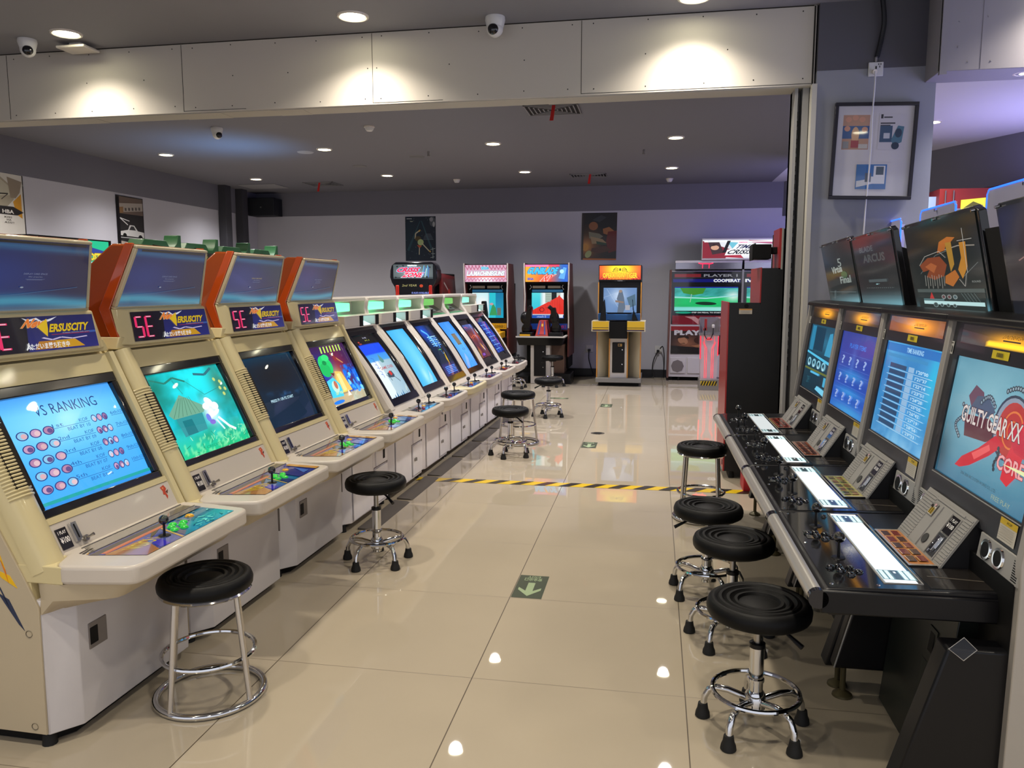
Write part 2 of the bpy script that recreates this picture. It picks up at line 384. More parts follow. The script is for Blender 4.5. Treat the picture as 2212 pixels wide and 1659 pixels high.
# steel channel post of the opening
post=struct(obj('trim_5',G().box(.905,.925,5.78,5.97,0,2.83).box(.955,.995,5.78,5.97,0,2.83).box(.905,.99,5.90,5.97,0,2.83),mat('painted_steel_channel','9b9a9a',.5)))
g=G()
for k in range(30): z=.9+k*.06; g.box(.926,.934,5.80+.01*(k%2),5.82+.01*(k%2),z,z+.035)
struct(obj('trim_6',g,BLKM))
# --- floor markings
t=Art('dcb81c',1,1)
N=15
for i in range(N):
    a=i/N; t.poly([(a,0),(a+.44/N,0),(min(1,a+.92/N),1),(a+.48/N,1)],'2a2420')
tape=t.build('hazard_tape',art_mat('worn_floor_tape',0,.3,coat=.3),None,quad((-1.80,5.735,.0012),(.98,5.77,.0012),(.98,5.88,.0012),(-1.80,5.845,.0012)),lay=.0002)
tag(tape,'yellow and black striped hazard tape laid across the aisle floor','floor tape')
PRN_MATTE=art_mat('matte_floor_print',0,.55)
def exit_sign(x0,y0,x1,y1,label,flip=False):
    a=Art('39402f',1,1); c='8fa07c'
    # the sign is read from the far end of the aisle: drawn turned half round
    a.text('EXIT',.28,.90,.72,.97,c,rot=math.pi,bold=.01).text('安全出口',.2,.74,.8,.88,c,rot=math.pi,bold=.02)
    a.poly([(.5,.08),(.12,.34),(.12,.44),(.38,.30),(.38,.66),(.62,.66),(.62,.30),(.88,.44),(.88,.34)],c)
    q=quad((x0,y0,.001),(x1,y0,.001),(x1,y1,.001),(x0,y1,.001))
    if flip: q=quad((x1,y0,.001),(x1,y1,.001),(x0,y1,.001),(x0,y0,.001))
    o=a.build('exit_floor_sign',PRN_MATTE,None,q,lay=.0002); tag(o,label,'floor sign','exit arrows on the floor'); return o
exit_sign(-.657,3.59,-.508,3.89,'dark green exit arrow plate on the floor nearest the camera')
exit_sign(-.655,7.21,-.515,7.49,'green exit arrow plate on the floor just beyond the striped tape')
exit_sign(-.65,9.76,-.505,10.03,'far exit arrow plate on the floor in front of the yellow topped gun machine')
exit_sign(-1.385,10.39,-1.12,10.50,'dark floor plate turned sideways behind the distant round stool',True)
a=Art('8c887c',1,1)
tag(obj('floor_drain',G().lathe([(.001,.002),(.07,.002),(.07,0)],(-.55,7.97,0),24).lathe([(.001,.003),(.045,.003)],(-.55,7.97,0),20,1),[STEEL,BLKM]),'small round metal floor cover in the aisle beyond the tape','floor cover')
# --- downlights
def downlight(x,y,z,watts,col,label,group,r=.075,glow=30):
    t=thing('recessed_downlight',label,'ceiling light',(x,y,z),0,group)
    obj('trim_ring',lambda:G().lathe([(r*.86,-.004),(r,-.012),(r+.012,-.010),(r+.016,0),(r*.8,.0)],(0,0,0),32),WHITE,t,key='dl_ring%g'%r)
    obj('lens',lambda:G().lathe([(.0005,-.012),(r*.5,-.0105),(r*.88,-.005),(r*.88,-.001)],(0,0,0),32),lamp_mat('downlight_lens_%g'%glow,tuple(min(1,c*1.05) for c in (1,.93,.80)),glow),t,key='dl_lens%g_%g'%(r,glow))
    l=bpy.data.lights.new('lamp','SPOT'); l.energy=watts*10; l.color=col; l.spot_size=math.radians(132); l.spot_blend=1; l.shadow_soft_size=.06
    o=bpy.data.objects.new('lamp',l); COL.objects.link(o); o.parent=t; o.location=(0,0,-.03)
    return t
fl={0:'lit round downlight close to the beam beside the flat white emergency lamp',1:'lit round downlight in front of the middle of the beam',2:'lit round downlight just at the top edge before the beam'}
for i,(x,y) in enumerate(FRONT_LIGHTS):
    if i<3: downlight(x,y,ZF,SPOT_W,WARM,fl[i],'downlights of the front hall',.095,24)
    else:
        l=bpy.data.lights.new('front_hall_lamp','SPOT'); l.energy=SPOT_W*10; l.color=WARM; l.spot_size=math.radians(132); l.spot_blend=1; l.shadow_soft_size=.06
        t=thing('recessed_downlight','warm round downlight in the front hall ceiling above the camera side','ceiling light',(x,y,ZF),0,'downlights over the camera')
        obj('trim_ring',None,WHITE,t,key='dl_ring0.095'); obj('lens',None,_M['downlight_lens_24'],t,key='dl_lens0.095_24')
        o=bpy.data.objects.new('lamp',l); COL.objects.link(o); o.parent=t; o.location=(0,0,-.03)
cols=['leftmost','second from the left','third from the left','rightmost']; rows=['first','middle','back']
for i,(x,y) in enumerate(BACK_LIGHTS):
    downlight(x,y,ZB,SPOT_BACK,NEUT,'small round downlight, %s in the %s row beyond the beam'%(cols[i%4],rows[i//4]),'downlights of the back hall',.08,22)
downlight(2.7,8.75,ZB,14,NEUT,'bright downlight at the column edge in the purple lit ceiling','downlights of the right hall',.07,22)
downlight(2.24,5.60,2.82,10,NEUT,'small downlight under the grey beam right of the column','downlights of the right hall',.05,22)
# --- things on the ceiling
def dome_camera(x,y,z,label,rz,s=1):
    t=thing('dome_camera',label,'security camera',(x,y,z),rz,'ceiling security cameras')
    obj('base_cup',lambda:G().lathe([(.001,0),(.062,0),(.064,-.02),(.056,-.05),(.05,-.07),(.001,-.075)],(0,0,0),28),mat('white_camera_shell','d8d8d8',.35),t,key='cam_cup').scale=(s,s,s)
    obj('ball_head',lambda:G().ball((0,-.004,-.072),.052,0,24),_M['white_camera_shell'],t,key='cam_ball').scale=(s,s,s)
    obj('dark_lens',lambda:G().lathe([(.001,-.062),(.02,-.061),(.031,-.052),(.035,-.04)],(0,.0,-.082),24,0,'y'),BLKG,t,key='cam_lens').scale=(s,s,s)
    return t
dome_camera(-4.70,5.45,ZF,'white dome camera hanging left of the flat emergency lamp',math.radians(40),1.05)
dome_camera(-1.13,5.60,ZF,'white dome camera on the ceiling edge above the middle of the beam',math.radians(-8),1.1)
dome_camera(-4.5,7.72,ZB,'small white dome camera seen under the left part of the beam',math.radians(60),.95)
t=thing('emergency_lamp','flat white rectangular lamp plate fixed below the ceiling by the beam','lamp',(-4.40,5.61,ZF),0)
obj('mounting_bracket',G().box(-.05,.05,-.03,.03,-.03,0),WHITE,t); obj('lamp_plate',G().box(-.12,.12,-.09,.09,-.05,-.03),WHITE,t,bevel=.006)
for x,y,l in ((-2.92,7.93,'white smoke detector under the beam right of the dome camera'),(-3.03,12.0,'small white smoke detector near the back of the ceiling'),(.18,12.5,'tiny white detector close to the back wall band')):
    t=thing('smoke_detector',l,'smoke detector',(x,y,ZB),0,'ceiling smoke detectors')
    obj('base_plate',lambda:G().lathe([(.001,0),(.055,0),(.055,-.015),(.001,-.016)],(0,0,0),20),WHITE,t,key='sd1')
    obj('sensor_head',lambda:G().lathe([(.001,-.05),(.03,-.05),(.045,-.03),(.045,-.015)],(0,0,0),20),mat('detector_white','cfcfcf',.5),t,key='sd2')
for x,y,l in ((-4.245,9.28,'flat pale round speaker disc left of a downlight'),(-4.0,10.45,'dim round speaker disc behind the second downlight column'),(-3.0,9.84,'faint round ceiling disc in the middle of the back hall')):
    tag(obj('ceiling_speaker',G().lathe([(.001,-.008),(.09,-.008),(.1,0)],(x,y,ZB),28),mat('pale_speaker_cover' if x<-4.2 else 'grey_speaker_cover','9a9aa0' if x<-4.2 else '66666a',.6)),l,'ceiling speaker','round ceiling speakers')
for x,y,l in ((-.17,9.85,'tiny sprinkler head right of the middle downlights'),(-2.75,9.5,'tiny sprinkler head left of the middle downlights')):
    t=thing('sprinkler',l,'sprinkler',(x,y,ZB),0,'sprinklers'); obj('stem',G().cyl((0,0,0),(0,0,-.05),.012,10).lathe([(.001,-.05),(.02,-.05),(.02,-.054)],(0,0,0),12),STEEL,t)
def vent(cx,cy,sx,sy,label,ribbon=True):
    t=thing('ceiling_vent',label,'air vent',(cx,cy,ZB),0,'ceiling air vents')
    GV=mat('grey_vent_metal','77777a',.5)
    g=G(); 
    for k in range(6):
        f=1-k*.16; a,b=sx/2*f,sy/2*f; w_=.012
        g.box(-a,a,-b,-b+w_,-.012,-.002).box(-a,a,b-w_,b,-.012,-.002).box(-a,-a+w_,-b,b,-.012,-.002).box(a-w_,a,-b,b,-.012,-.002)
    obj('grille',g,GV,t)
    obj('dark_throat',G().box(-sx/2+.01,sx/2-.01,-sy/2+.01,sy/2-.01,-.003,-.0005),BLKM,t)
    if ribbon:
        obj('red_ribbon',G().hexa([(.02,-sy/2,-.012),(.05,-sy/2,-.012),(.05,-sy/2+.004,-.012),(.02,-sy/2+.004,-.012),(.0,-sy/2-.02,-.15),(.035,-sy/2-.02,-.15),(.035,-sy/2-.016,-.15),(0,-sy/2-.016,-.15)]),mat('red_ribbon','c02222',.6),t)
    return t
vent(-.97,7.5,.5,.42,'square slatted air vent with red ribbon just behind the beam')
vent(-1.0,11.9,.53,.34,'slatted air vent far back between two downlights')
vent(-5.25,12.1,.5,.45,'slatted air vent at the far left near the back wall')
tag(obj('ceiling_access_panel',G().box(-6.65,-6.0,11.95,12.45,ZB-.012,ZB),mat('pale_panel','8a8a8e',.6),bevel=.003),'flat pale access panel in the far left corner of the ceiling','access panel')
# speaker box and pipes in the far left corner
t=thing('wall_speaker','black box speaker hung high in the back left corner','speaker',(-6.72,12.95,2.72))
obj('cabinet',G().box(-.24,.24,-.12,.2,0,.30),mat('near_black_box','14171e',.6),t,bevel=.008); obj('front_badge',G().box(-.012,.012,-.126,-.12,.13,.15),STEEL,t)
for y,l in ((12.02,'dark square pipe running up the left wall, nearer of the two'),(12.55,'dark square pipe on the left wall close to the corner')):
    tag(obj('wall_duct',G().box(-6.985,-6.86,y-.09,y+.09,0,ZB),mat('dark_duct_paint','3a3a40',.6),bevel=.004),l,'pipe','dark wall ducts')
# --- sockets with cables on the back wall
def cable(name,pts,r,m,label,cat,group=None):
    # smooth with Catmull-Rom
    P=[Vector(p) for p in pts]; out=[]
    for i in range(len(P)-1):
        p0=P[max(i-1,0)];p1=P[i];p2=P[i+1];p3=P[min(i+2,len(P)-1)]
        for k in range(8):
            t_=k/8; out.append(.5*((2*p1)+(p2-p0)*t_+(2*p0-5*p1+4*p2-p3)*t_*t_+(3*p1-p0-3*p2+p3)*t_**3))
    out.append(P[-1]); return tag(obj(name,G().tube(out,r,8),m),label,cat,group)
for x,l in ((-1.06,'white wall socket with black plug left of the yellow topped gun machine'),(.075,'white wall socket with two black plugs beside the large twin screen machine')):
    t=thing('wall_socket',l,'socket',(x,13.2,.465),0,'sockets on the back wall')
    obj('cover_plate',lambda:G().box(-.06,.06,-.012,0,-.06,.06),mat('white_socket_plastic','c9c9c9',.4),t,key='sockp',bevel=.004)
    obj('plug',lambda:G().box(-.03,.015,-.05,-.012,-.045,-.005),BLACK,t,key='plug',bevel=.006)
BC=mat('black_cable','0d0d0d',.5)
cable('power_cable',[(-1.07,13.15,.43),(-1.07,13.12,.3),(-1.03,13.12,.15),(-1.0,13.1,.02),(-1.2,13.08,.008),(-1.5,13.1,.008)],.008,BC,'black power cable dropping from the socket left of the yellow topped machine','cable','cables along the back wall')
cable('power_cable',[(.06,13.15,.43),(.0,13.12,.3),(-.02,13.12,.15),(.0,13.08,.02),(-.2,13.05,.008),(-.35,13.05,.008)],.008,BC,'black power cable hanging straight below the double plugged socket','cable','cables along the back wall')
cable('power_cable',[(.10,13.15,.48),(.14,13.10,.52),(.165,13.1,.4),(.17,13.1,.2),(.16,13.08,.02)],.008,BC,'black power cable looping over the double plugged socket','cable','cables along the back wall')
# --- posters
def poster(name,label,cat,art,q,m=PRN,thick=.004): o=art.build(name,m,None,q,thick=thick); return tag(o,label,cat,'wall posters')
a=Art(lambda u,v:mixc('121a2c','1c3442',.7*soft(u,v,.15,.45,.5,.5)+.5*fb(u*6,v*8)*.6),24,34)
rr=random.Random(5)
for _ in range(26): a.ell(rr.random(),rr.random(),.006,.005,'9fb4bc',6)
a.poly([(.48,.9),(.05,.25),(.12,.22),(.5,.9)],'2c4c58').poly([(.52,.9),(.82,.28),(.9,.26),(.55,.9)],'2c4c58')
a.ell(.9,.88,.1,.11,'4c525c').ell(.86,.93,.06,.05,'8a8c92').ell(.94,.82,.04,.06,'a4a6aa')
a.line([(.32,.5),(.34,.62),(.46,.68)],.025,'c8c4a8',.7).ell(.47,.68,.035,.02,'c8a24c',rot=.6).ell(.42,.5,.1,.06,'574a2c').ell(.5,.42,.1,.07,'b5c98c').poly([(.38,.36),(.54,.34),(.46,.28)],'c05a3a').line([(.54,.4),(.78,.22)],.022,'c8c4a8',.7).ell(.8,.215,.04,.018,'c8a24c',rot=-.4).line([(.46,.3),(.45,.14)],.02,'c8c4a8',.7)
a.line([(.82,.25),(.98,.28)],.01,'a8b4b0',.7).line([(.9,.3),(.9,.05)],.01,'a8b4b0',.7).line([(.84,.16),(.97,.16)],.01,'a8b4b0',.7).line([(.82,.07),(.95,.09)],.01,'a8b4b0',.7)
for k in range(5): a.rect(.66-.02*k,.6-.03*k,.84+.02*k,.606-.03*k,'8694a0')
a.rect(.05,.945,.22,.96,'c0c8cc')
poster('poster','dark blue night scene poster above the rounded black topped machine','poster',a,quad((-4.25,13.195,1.94),(-3.71,13.195,1.94),(-3.71,13.195,2.69),(-4.25,13.195,2.69)))
a=Art(lambda u,v:mixc(mixc('241f20','7a4a20',soft(u,v,.2,.3,.35,.3)),'d09040',soft(u,v,.12,.28,.18,.14)),20,28)
a.poly([(.1,.98),(.95,.98),(.98,.7),(.6,.62),(.35,.78),(.08,.75)],'1d1d22').poly([(.3,.85),(.55,.95),(.7,.9),(.5,.8)],'33353c')
a.ell(.33,.72,.13,.09,'8c5a38').poly([(.6,.66),(.78,.7),(.95,.6),(.8,.52),(.62,.56)],'a0683c').poly([(.75,.6),(1,.62),(1,.2),(.78,.15),(.7,.4)],'6c1f1c')
a.poly([(.2,.6),(.5,.56),(.62,.5),(.45,.42),(.22,.46)],'7d7a62').poly([(.25,.5),(.6,.44),(.72,.36),(.3,.34)],'a48c62').poly([(.42,.4),(.7,.36),(.72,.32),(.44,.33)],'2e4a34')
a.ell(.11,.27,.09,.08,'c88c34').ell(.2,.12,.1,.07,'a8b070',rot=.5).rect(0,0,1,.03,'c06a1c').poly([(.3,.25),(.7,.3),(.85,.2),(.5,.14),(.28,.18)],'543222').rect(0,0,.05,1,'30292a')
poster('poster','brown and red painted scene poster above the yellow topped machine','poster',a,quad((-1.22,13.195,1.94),(-.645,13.195,1.93),(-.635,13.195,2.70),(-1.21,13.195,2.70)))
a=Art('d0ccc4',1,1)
a.poly([(0,.98),(.55,.98),(.8,.8),(.82,.6),(.7,.48),(.3,.42),(0,.45)],'a39a86').poly([(.1,.95),(.5,.97),(.75,.8),(.76,.66),(.3,.6),(.1,.7)],'bab5a2').poly([(.72,.95),(.98,.9),(.93,.72),(.85,.62),(.76,.62)],'8f8272')
a.poly([(.8,.56),(.95,.7),(.95,.3),(.85,.36)],'c89030').poly([(.0,.47),(.8,.48),(.98,.40),(.86,.345),(0,.345)],'2e2b2b')
a.line([(.0,.64),(.45,.66),(.72,.68)],.02,'332e2a',.7).line([(.72,.68),(.6,.58)],.01,'332e2a',.7).line([(.35,.52),(.55,.53)],.014,'5c5348',.7)
a.text('HBA',.60,.365,.80,.425,'d8d4cc',bold=.03).text('KISS',.63,.29,.76,.318,'403c38').text('MA',.665,.248,.745,.276,'403c38').text('ASS!!',.62,.206,.79,.234,'403c38')
a.rect(.985,0,1,1,'181414')
poster('poster','cream poster with a stern bald head, HBA and the words KISS MA ASS!!','poster',a,quad((-6.99,7.10,2.05),(-6.99,7.885,2.05),(-6.99,7.885,2.725),(-6.99,7.10,2.725)))
a=Art('2a2829',1,1)
a.rect(.06,.64,1,.98,'6b5c54').poly([(.1,.66),(1,.74),(1,.9),(.1,.84)],'a8a098').poly([(.06,.63),(.25,.66),(.25,.78),(.06,.76)],'8a6a48')
for k in range(5): a.rect(.3+k*.13,.70+k*.012,.37+k*.13,.76+k*.012,'575250')
a.poly([(.1,.28),(.38,.32),(.45,.42),(.62,.42),(.75,.31),(1,.29),(1,.18),(.1,.2)],'cfcfcf').poly([(.42,.32),(.5,.40),(.6,.40),(.68,.32)],'3a3a3c').line([(.1,.55),(.38,.42)],.02,'d8d8d8',.7).line([(.1,.55),(.45,.50)],.016,'d8d8d8',.7)
a.ell(.25,.2,.07,.05,'161616').ell(.84,.18,.08,.055,'161616').rect(.1,.15,1,.165,'c0c0c0').poly([(.06,0),(1,0),(1,.03),(.06,.09)],'a89c94').rect(0,0,.1,1,'131114').rect(.985,0,1,1,'131114')
poster('poster','black and white poster of a parked hatchback with its boot open','poster',a,quad((-6.99,9.44,2.05),(-6.99,9.99,2.05),(-6.99,9.99,2.70),(-6.99,9.44,2.70)))
# --- framed print, socket and cords on the column
ft=thing('framed_print','black framed sheet with three machine flyers hung crooked on the column','framed print',(1.40,5.70,2.38),0)
ft.rotation_euler=(0,math.radians(1.6),0)
W2_,H2_=.258,.312
obj('frame',G().box(-W2_,W2_,-.02,0.01,H2_-.022,H2_).box(-W2_,W2_,-.02,0.01,-H2_,-H2_+.022).box(-W2_,-W2_+.022,-.02,.01,-H2_+.022,H2_-.022).box(W2_-.022,W2_,-.02,.01,-H2_+.022,H2_-.022),mat('black_frame','1a1724',.3),ft,bevel=.002)
a=Art('c2bfc4',1,1)
a.rect(.08,.52,.43,.90,'b08a78').poly([(.08,.64),(.43,.64),(.43,.78),(.08,.78)],'3a5a8c')
for x,y in ((.15,.85),(.24,.87),(.33,.85),(.14,.75),(.37,.74)): a.ell(x,y,.04,.03,'c4907c')
a.ell(.25,.68,.05,.09,'c8a080').rect(.2,.54,.3,.62,'9a4450').rect(.09,.53,.17,.61,'8a8a8c').rect(.3,.53,.42,.58,'b8b4b0')
a.rect(.55,.52,.90,.91,'bfbcc2').rect(.57,.86,.60,.905,'34343c').rect(.61,.865,.72,.88,'44444c').rect(.57,.80,.76,.815,'44444c').rect(.57,.78,.70,.79,'44444c')
a.rect(.57,.60,.73,.78,'3d5470').rect(.62,.64,.70,.70,'b8bcc4').poly([(.72,.62),(.80,.78),(.88,.77),(.86,.60),(.76,.56)],'4e7488').ell(.81,.7,.045,.05,'35455a').ell(.78,.56,.05,.04,'2c3c50')
a.rect(.30,.08,.70,.355,'3a6aa4').rect(.53,.22,.68,.34,'cfd0d4').rect(.56,.24,.66,.33,'4a5866').poly([(.31,.1),(.52,.14),(.52,.2),(.31,.17)],'c4c6cc').rect(.42,.16,.5,.26,'5a6472').rect(.5,.14,.68,.22,'c8cad0').rect(.54,.08,.7,.13,'3a66a0')
a.line([(.5,.4),(.5,.9)],.002,'a8a4a8').line([(.3,.38),(.75,.38)],.002,'a8a4a8')
a.build('print_sheet',PRNG,ft,quad((-W2_+.02,-.004,-H2_+.02),(W2_-.02,-.004,-H2_+.02),(W2_-.02,-.004,H2_-.02),(-W2_+.02,-.004,H2_-.02)),lay=.0003)
gl=mat('clear_glass','ffffff',.02,trans=1,ior=1.3)
t=thing('wall_socket','white double socket with a plugged cord high on the column','socket',(1.393,5.715,2.905))
obj('cover_plate',G().box(-.046,.046,-.014,0,-.045,.045),mat('white_socket_plastic','c9c9c9',.4),t,bevel=.004)
g=G().box(-.004,.004,-.016,-.013,.0,.018).box(.013,.018,-.016,-.013,.026,.034).box(.026,.031,-.016,-.013,.026,.034).box(.02,.024,-.016,-.013,.008,.02)
obj('socket_slots',g,BLKM,t); obj('plug',G().cyl((-.012,-.014,-.018),(-.012,-.045,-.024),.015,14),WHITE,t); obj('gland',G().cyl((-.0,-.008,.045),(-.0,-.008,.075),.010,12),CHROME,t)
cable('flexible_conduit',[(1.40,5.66,3.34),(1.42,5.67,3.2),(1.415,5.69,3.1),(1.395,5.70,2.98)],.016,mat('black_conduit','15151c',.5),'black flexible conduit running down the column to the socket','conduit')
cable('white_cord',[(1.38,5.665,2.88),(1.38,5.655,2.8),(1.376,5.66,2.6),(1.379,5.665,2.4),(1.373,5.665,2.2),(1.372,5.69,2.05),(1.37,5.70,1.85),(1.36,5.70,1.6),(1.35,5.71,1.2)],.005,mat('white_cord','cfcfd4',.4),'thin white cord hanging in front of the framed flyers','cable')
# ================================================================== left row
ROWL=Vector((-1.90,2.085,0)); RZL=-math.atan(.019)
def lrow(y): return (ROWL.x+math.sin(math.atan(.019))*y, ROWL.y+math.cos(math.atan(.019))*y, 0)
_sl=math.hypot(.295,.625)
def SP(y,s,n): return (.02-.295*s/_sl+n*.625/_sl, y, .60+.625*s/_sl+n*.295/_sl)
def zs(z): return (z-.60)*_sl/.625
PV=.767
LED=lamp_mat('red_led_segment',(1,.12,.30),3.2)
def bottoms(g): return g
# ---- pictures shown on the beige machines' tubes
def scr_vs():
    a=Art(lambda u,v:mixc(mixc('3fa2ee','7fd0f8',soft(u,v,.45,.72,.6,.3)),'3b7fe0',.5*max(0,v-.85)/.15),14,12)
    a.text('VS RANKING',.26,.80,.80,.90,'1b3a78',bold=-.005)
    ink='235a9a'
    for i,n in enumerate(('1st','2nd','3rd','4th','5th')):
        y=.66-.125*i; 
        a.rect(.34,y,.66,y+.004,ink).text(n,.34,y+.012,.43,y+.045,ink).text('KOF',.57,y+.012,.65,y+.045,ink).text('BEAT BY %s'%('10','09','08','07','06')[i],.45,y-.045,.65,y-.012,ink)
        for k in range(3): cx=.02+.1*k; a.ell(cx+.08,y-.0,.045,.042,'2c3c78',16).ell(cx+.08,y,.036,.034,('7fb8d8','b890b0','a87a9c')[(k+i)%3],16).ell(cx+.09,y-.005,.022,.024,('c8a0a8','5c4a80','d0b0b8')[(k*2+i)%3],12)
    for i,n in enumerate(('6th','7th','8th','9th','10th')):
        y=.665-.125*i
        a.rect(.87,y,1.0,y+.004,ink).text(n,.87,y+.012,.94,y+.045,ink)
        for k in range(3): cx=.70+.052*k; a.ell(cx,y+.01,.026,.038,'2c3c78',14).ell(cx,y+.01,.02,.03,('9fc8e8','b890b8','8a6a98')[(k+i)%3],14).ell(cx+.004,y+.0,.012,.02,('d0b0c0','5c4a80','c8a0b0')[(k*2+i)%3],10)
        a.text('KOF',.95,y+.012,.995,y+.045,ink)
    a.rect(0,.03,1,.06,'1f9a98').rect(0,0,1,.03,'2f8ad8'); return a
def scr_jungle():
    def f(u,v):
        c=mixc('12b8c8','20e0e8',soft(u,v,.55,.85,.5,.3)); n=fb(u*7,v*6,3)
        c=mixc(c,'0c7a6c',max(0,min(1,(n-.45)*3))*(.4+.5*(1-v))); 
        if v<.35: c=mixc(c,'1fc070',(.35-v)/.35*.8); 
        if v<.2 and fb(u*30,v*20,5)>.55: c=mixc(c,'9ae8a8',.6)
        c=mixc(c,'0e6a58',.8*soft(u,v,.05,.85,.12,.2)); c=mixc(c,'3a6a50',.8*soft(u,v,.9,.75,.12,.25)); return mixc(c,'f4f8ff',.98*soft(u,v,.60,.44,.11,.15))
    a=Art(f,48,40)
    a.poly([(.08,.52),(.30,.72),(.56,.52),(.5,.46),(.12,.46)],'6aa088').poly([(.14,.46),(.48,.46),(.46,.26),(.16,.24)],'2a8a90').poly([(.2,.42),(.32,.42),(.33,.25),(.2,.25)],'127078')
    for k in range(7): a.line([(.12+.055*k,.47),(.28+.02*k,.68)],.006,'4c7c66')
    a.line([(.05,.95),(.2,.88),(.32,.93),(.45,.86)],.022,'23776a').line([(.6,.93),(.75,.9),(.88,.97)],.03,'2a6a78').line([(.3,.9),(.35,.72)],.006,'2a8078').line([(.45,.86),(.62,.66),(.9,.72)],.006,'2a8078')
    for p in ((.85,.82),(.92,.78),(.88,.7),(.95,.68),(.9,.62)): a.ell(*p,.02,.025,'b8c870',8)
    for p in ((.56,.52,.05,.04),(.62,.56,.045,.07),(.68,.5,.05,.05),(.58,.40,.05,.03),(.66,.42,.06,.025)): a.ell(*p,'e8f6ff' if p[0]>.57 else 'fff2f4',14,rot=.5)
    a.line([(.66,.36),(.76,.22),(.84,.16)],.03,'eaf2f6').line([(.62,.34),(.68,.2)],.022,'cfe6f2').ell(.53,.38,.03,.05,'6a7ad8').ell(.56,.32,.04,.03,'7a68c8')
    rr=random.Random(2)
    for _ in range(26):
        x=rr.random();y=rr.uniform(.02,.2); a.line([(x,y),(x+rr.uniform(-.08,.08),y+rr.uniform(.01,.06))],.006,('aef0c0','107a58')[_%2])
    a.text('2 CREDITS',.30,.045,.55,.075,'1a8a60'); return a
def scr_dark():
    def f(u,v):
        c=mixc('0d2338','14171d',soft(u,v,.5,.7,.6,.28)); c=mixc(c,'123a52',.6*max(0,v-.85)/.15)
        n=fb(u*9,v*14,8); d=abs(v-(.42+.05*math.sin(u*7)))
        return mixc(c,'2a6eb0',max(0,1-d/.07)*max(0,(n-.45)*3)*(.2+soft(u,v,.62,.42,.25,.1)))
    a=Art(f,44,34); a.text('PRESS P1 OR P2 START',.20,.335,.64,.375,'b8dcea',bold=.01); return a
def scr_colour():
    def f(u,v):
        c=mixc('25206c','3a1e4c',v); c=mixc(c,'1c3fd0',soft(u,v,.25,.6,.3,.2)); c=mixc(c,'7a1c3c',soft(u,v,.62,.62,.22,.35)); c=mixc(c,'ecc860',soft(u,v,.45,.36,.16,.22)*1.2)
        if u>.6 and v<.62: c=mixc(c,'1270e8',min(1,(fb(u*12,v*12,4)-.3)*3))
        if v<.16: c=mixc(c,'d8c488',.8)
        return c
    a=Art(f,40,36)
    for k in range(7): a.poly([(.30+.085*k,.88),(.335+.085*k,.88),(.36+.085*k,.99),(.325+.085*k,.99)],'b8e060')
    a.ell(.27,.68,.15,.17,'22c868',18,rot=.3).ell(.22,.60,.12,.12,'1cb45c',16).ell(.33,.80,.09,.06,'34d878',12).ell(.26,.72,.05,.04,'0e8a48').poly([(.28,.54),(.38,.52),(.34,.47)],'6a3028')
    a.poly([(.12,.42),(.3,.46),(.42,.30),(.38,.12),(.1,.14)],'4ac8e0').ell(.27,.3,.08,.1,'bde0d0').ell(.29,.33,.04,.07,'c06a50').poly([(.40,.55),(.56,.52),(.66,.18),(.4,.18)],'e8c060').poly([(.42,.5),(.50,.5),(.52,.2),(.42,.2)],'f0dc90')
    rr=random.Random(9)
    for _ in range(16): x,y=rr.uniform(.66,.97),rr.uniform(.12,.6); a.ell(x,y,rr.uniform(.015,.045),rr.uniform(.02,.06),('3c9cff','0a3cb0','78d0ff')[_%3],10,rot=rr.random()*3)
    a.line([(.5,.86),(.62,.74),(.72,.66)],.02,'c88a50').ell(.56,.76,.04,.05,'8a2c30').ell(.2,.05,.14,.03,'2078e0').text('20 YEARS',.2,.17,.5,.21,'e8e060',bold=.01).poly([(.48,.1),(.53,.2),(.58,.1)],'e8e4d8'); return a
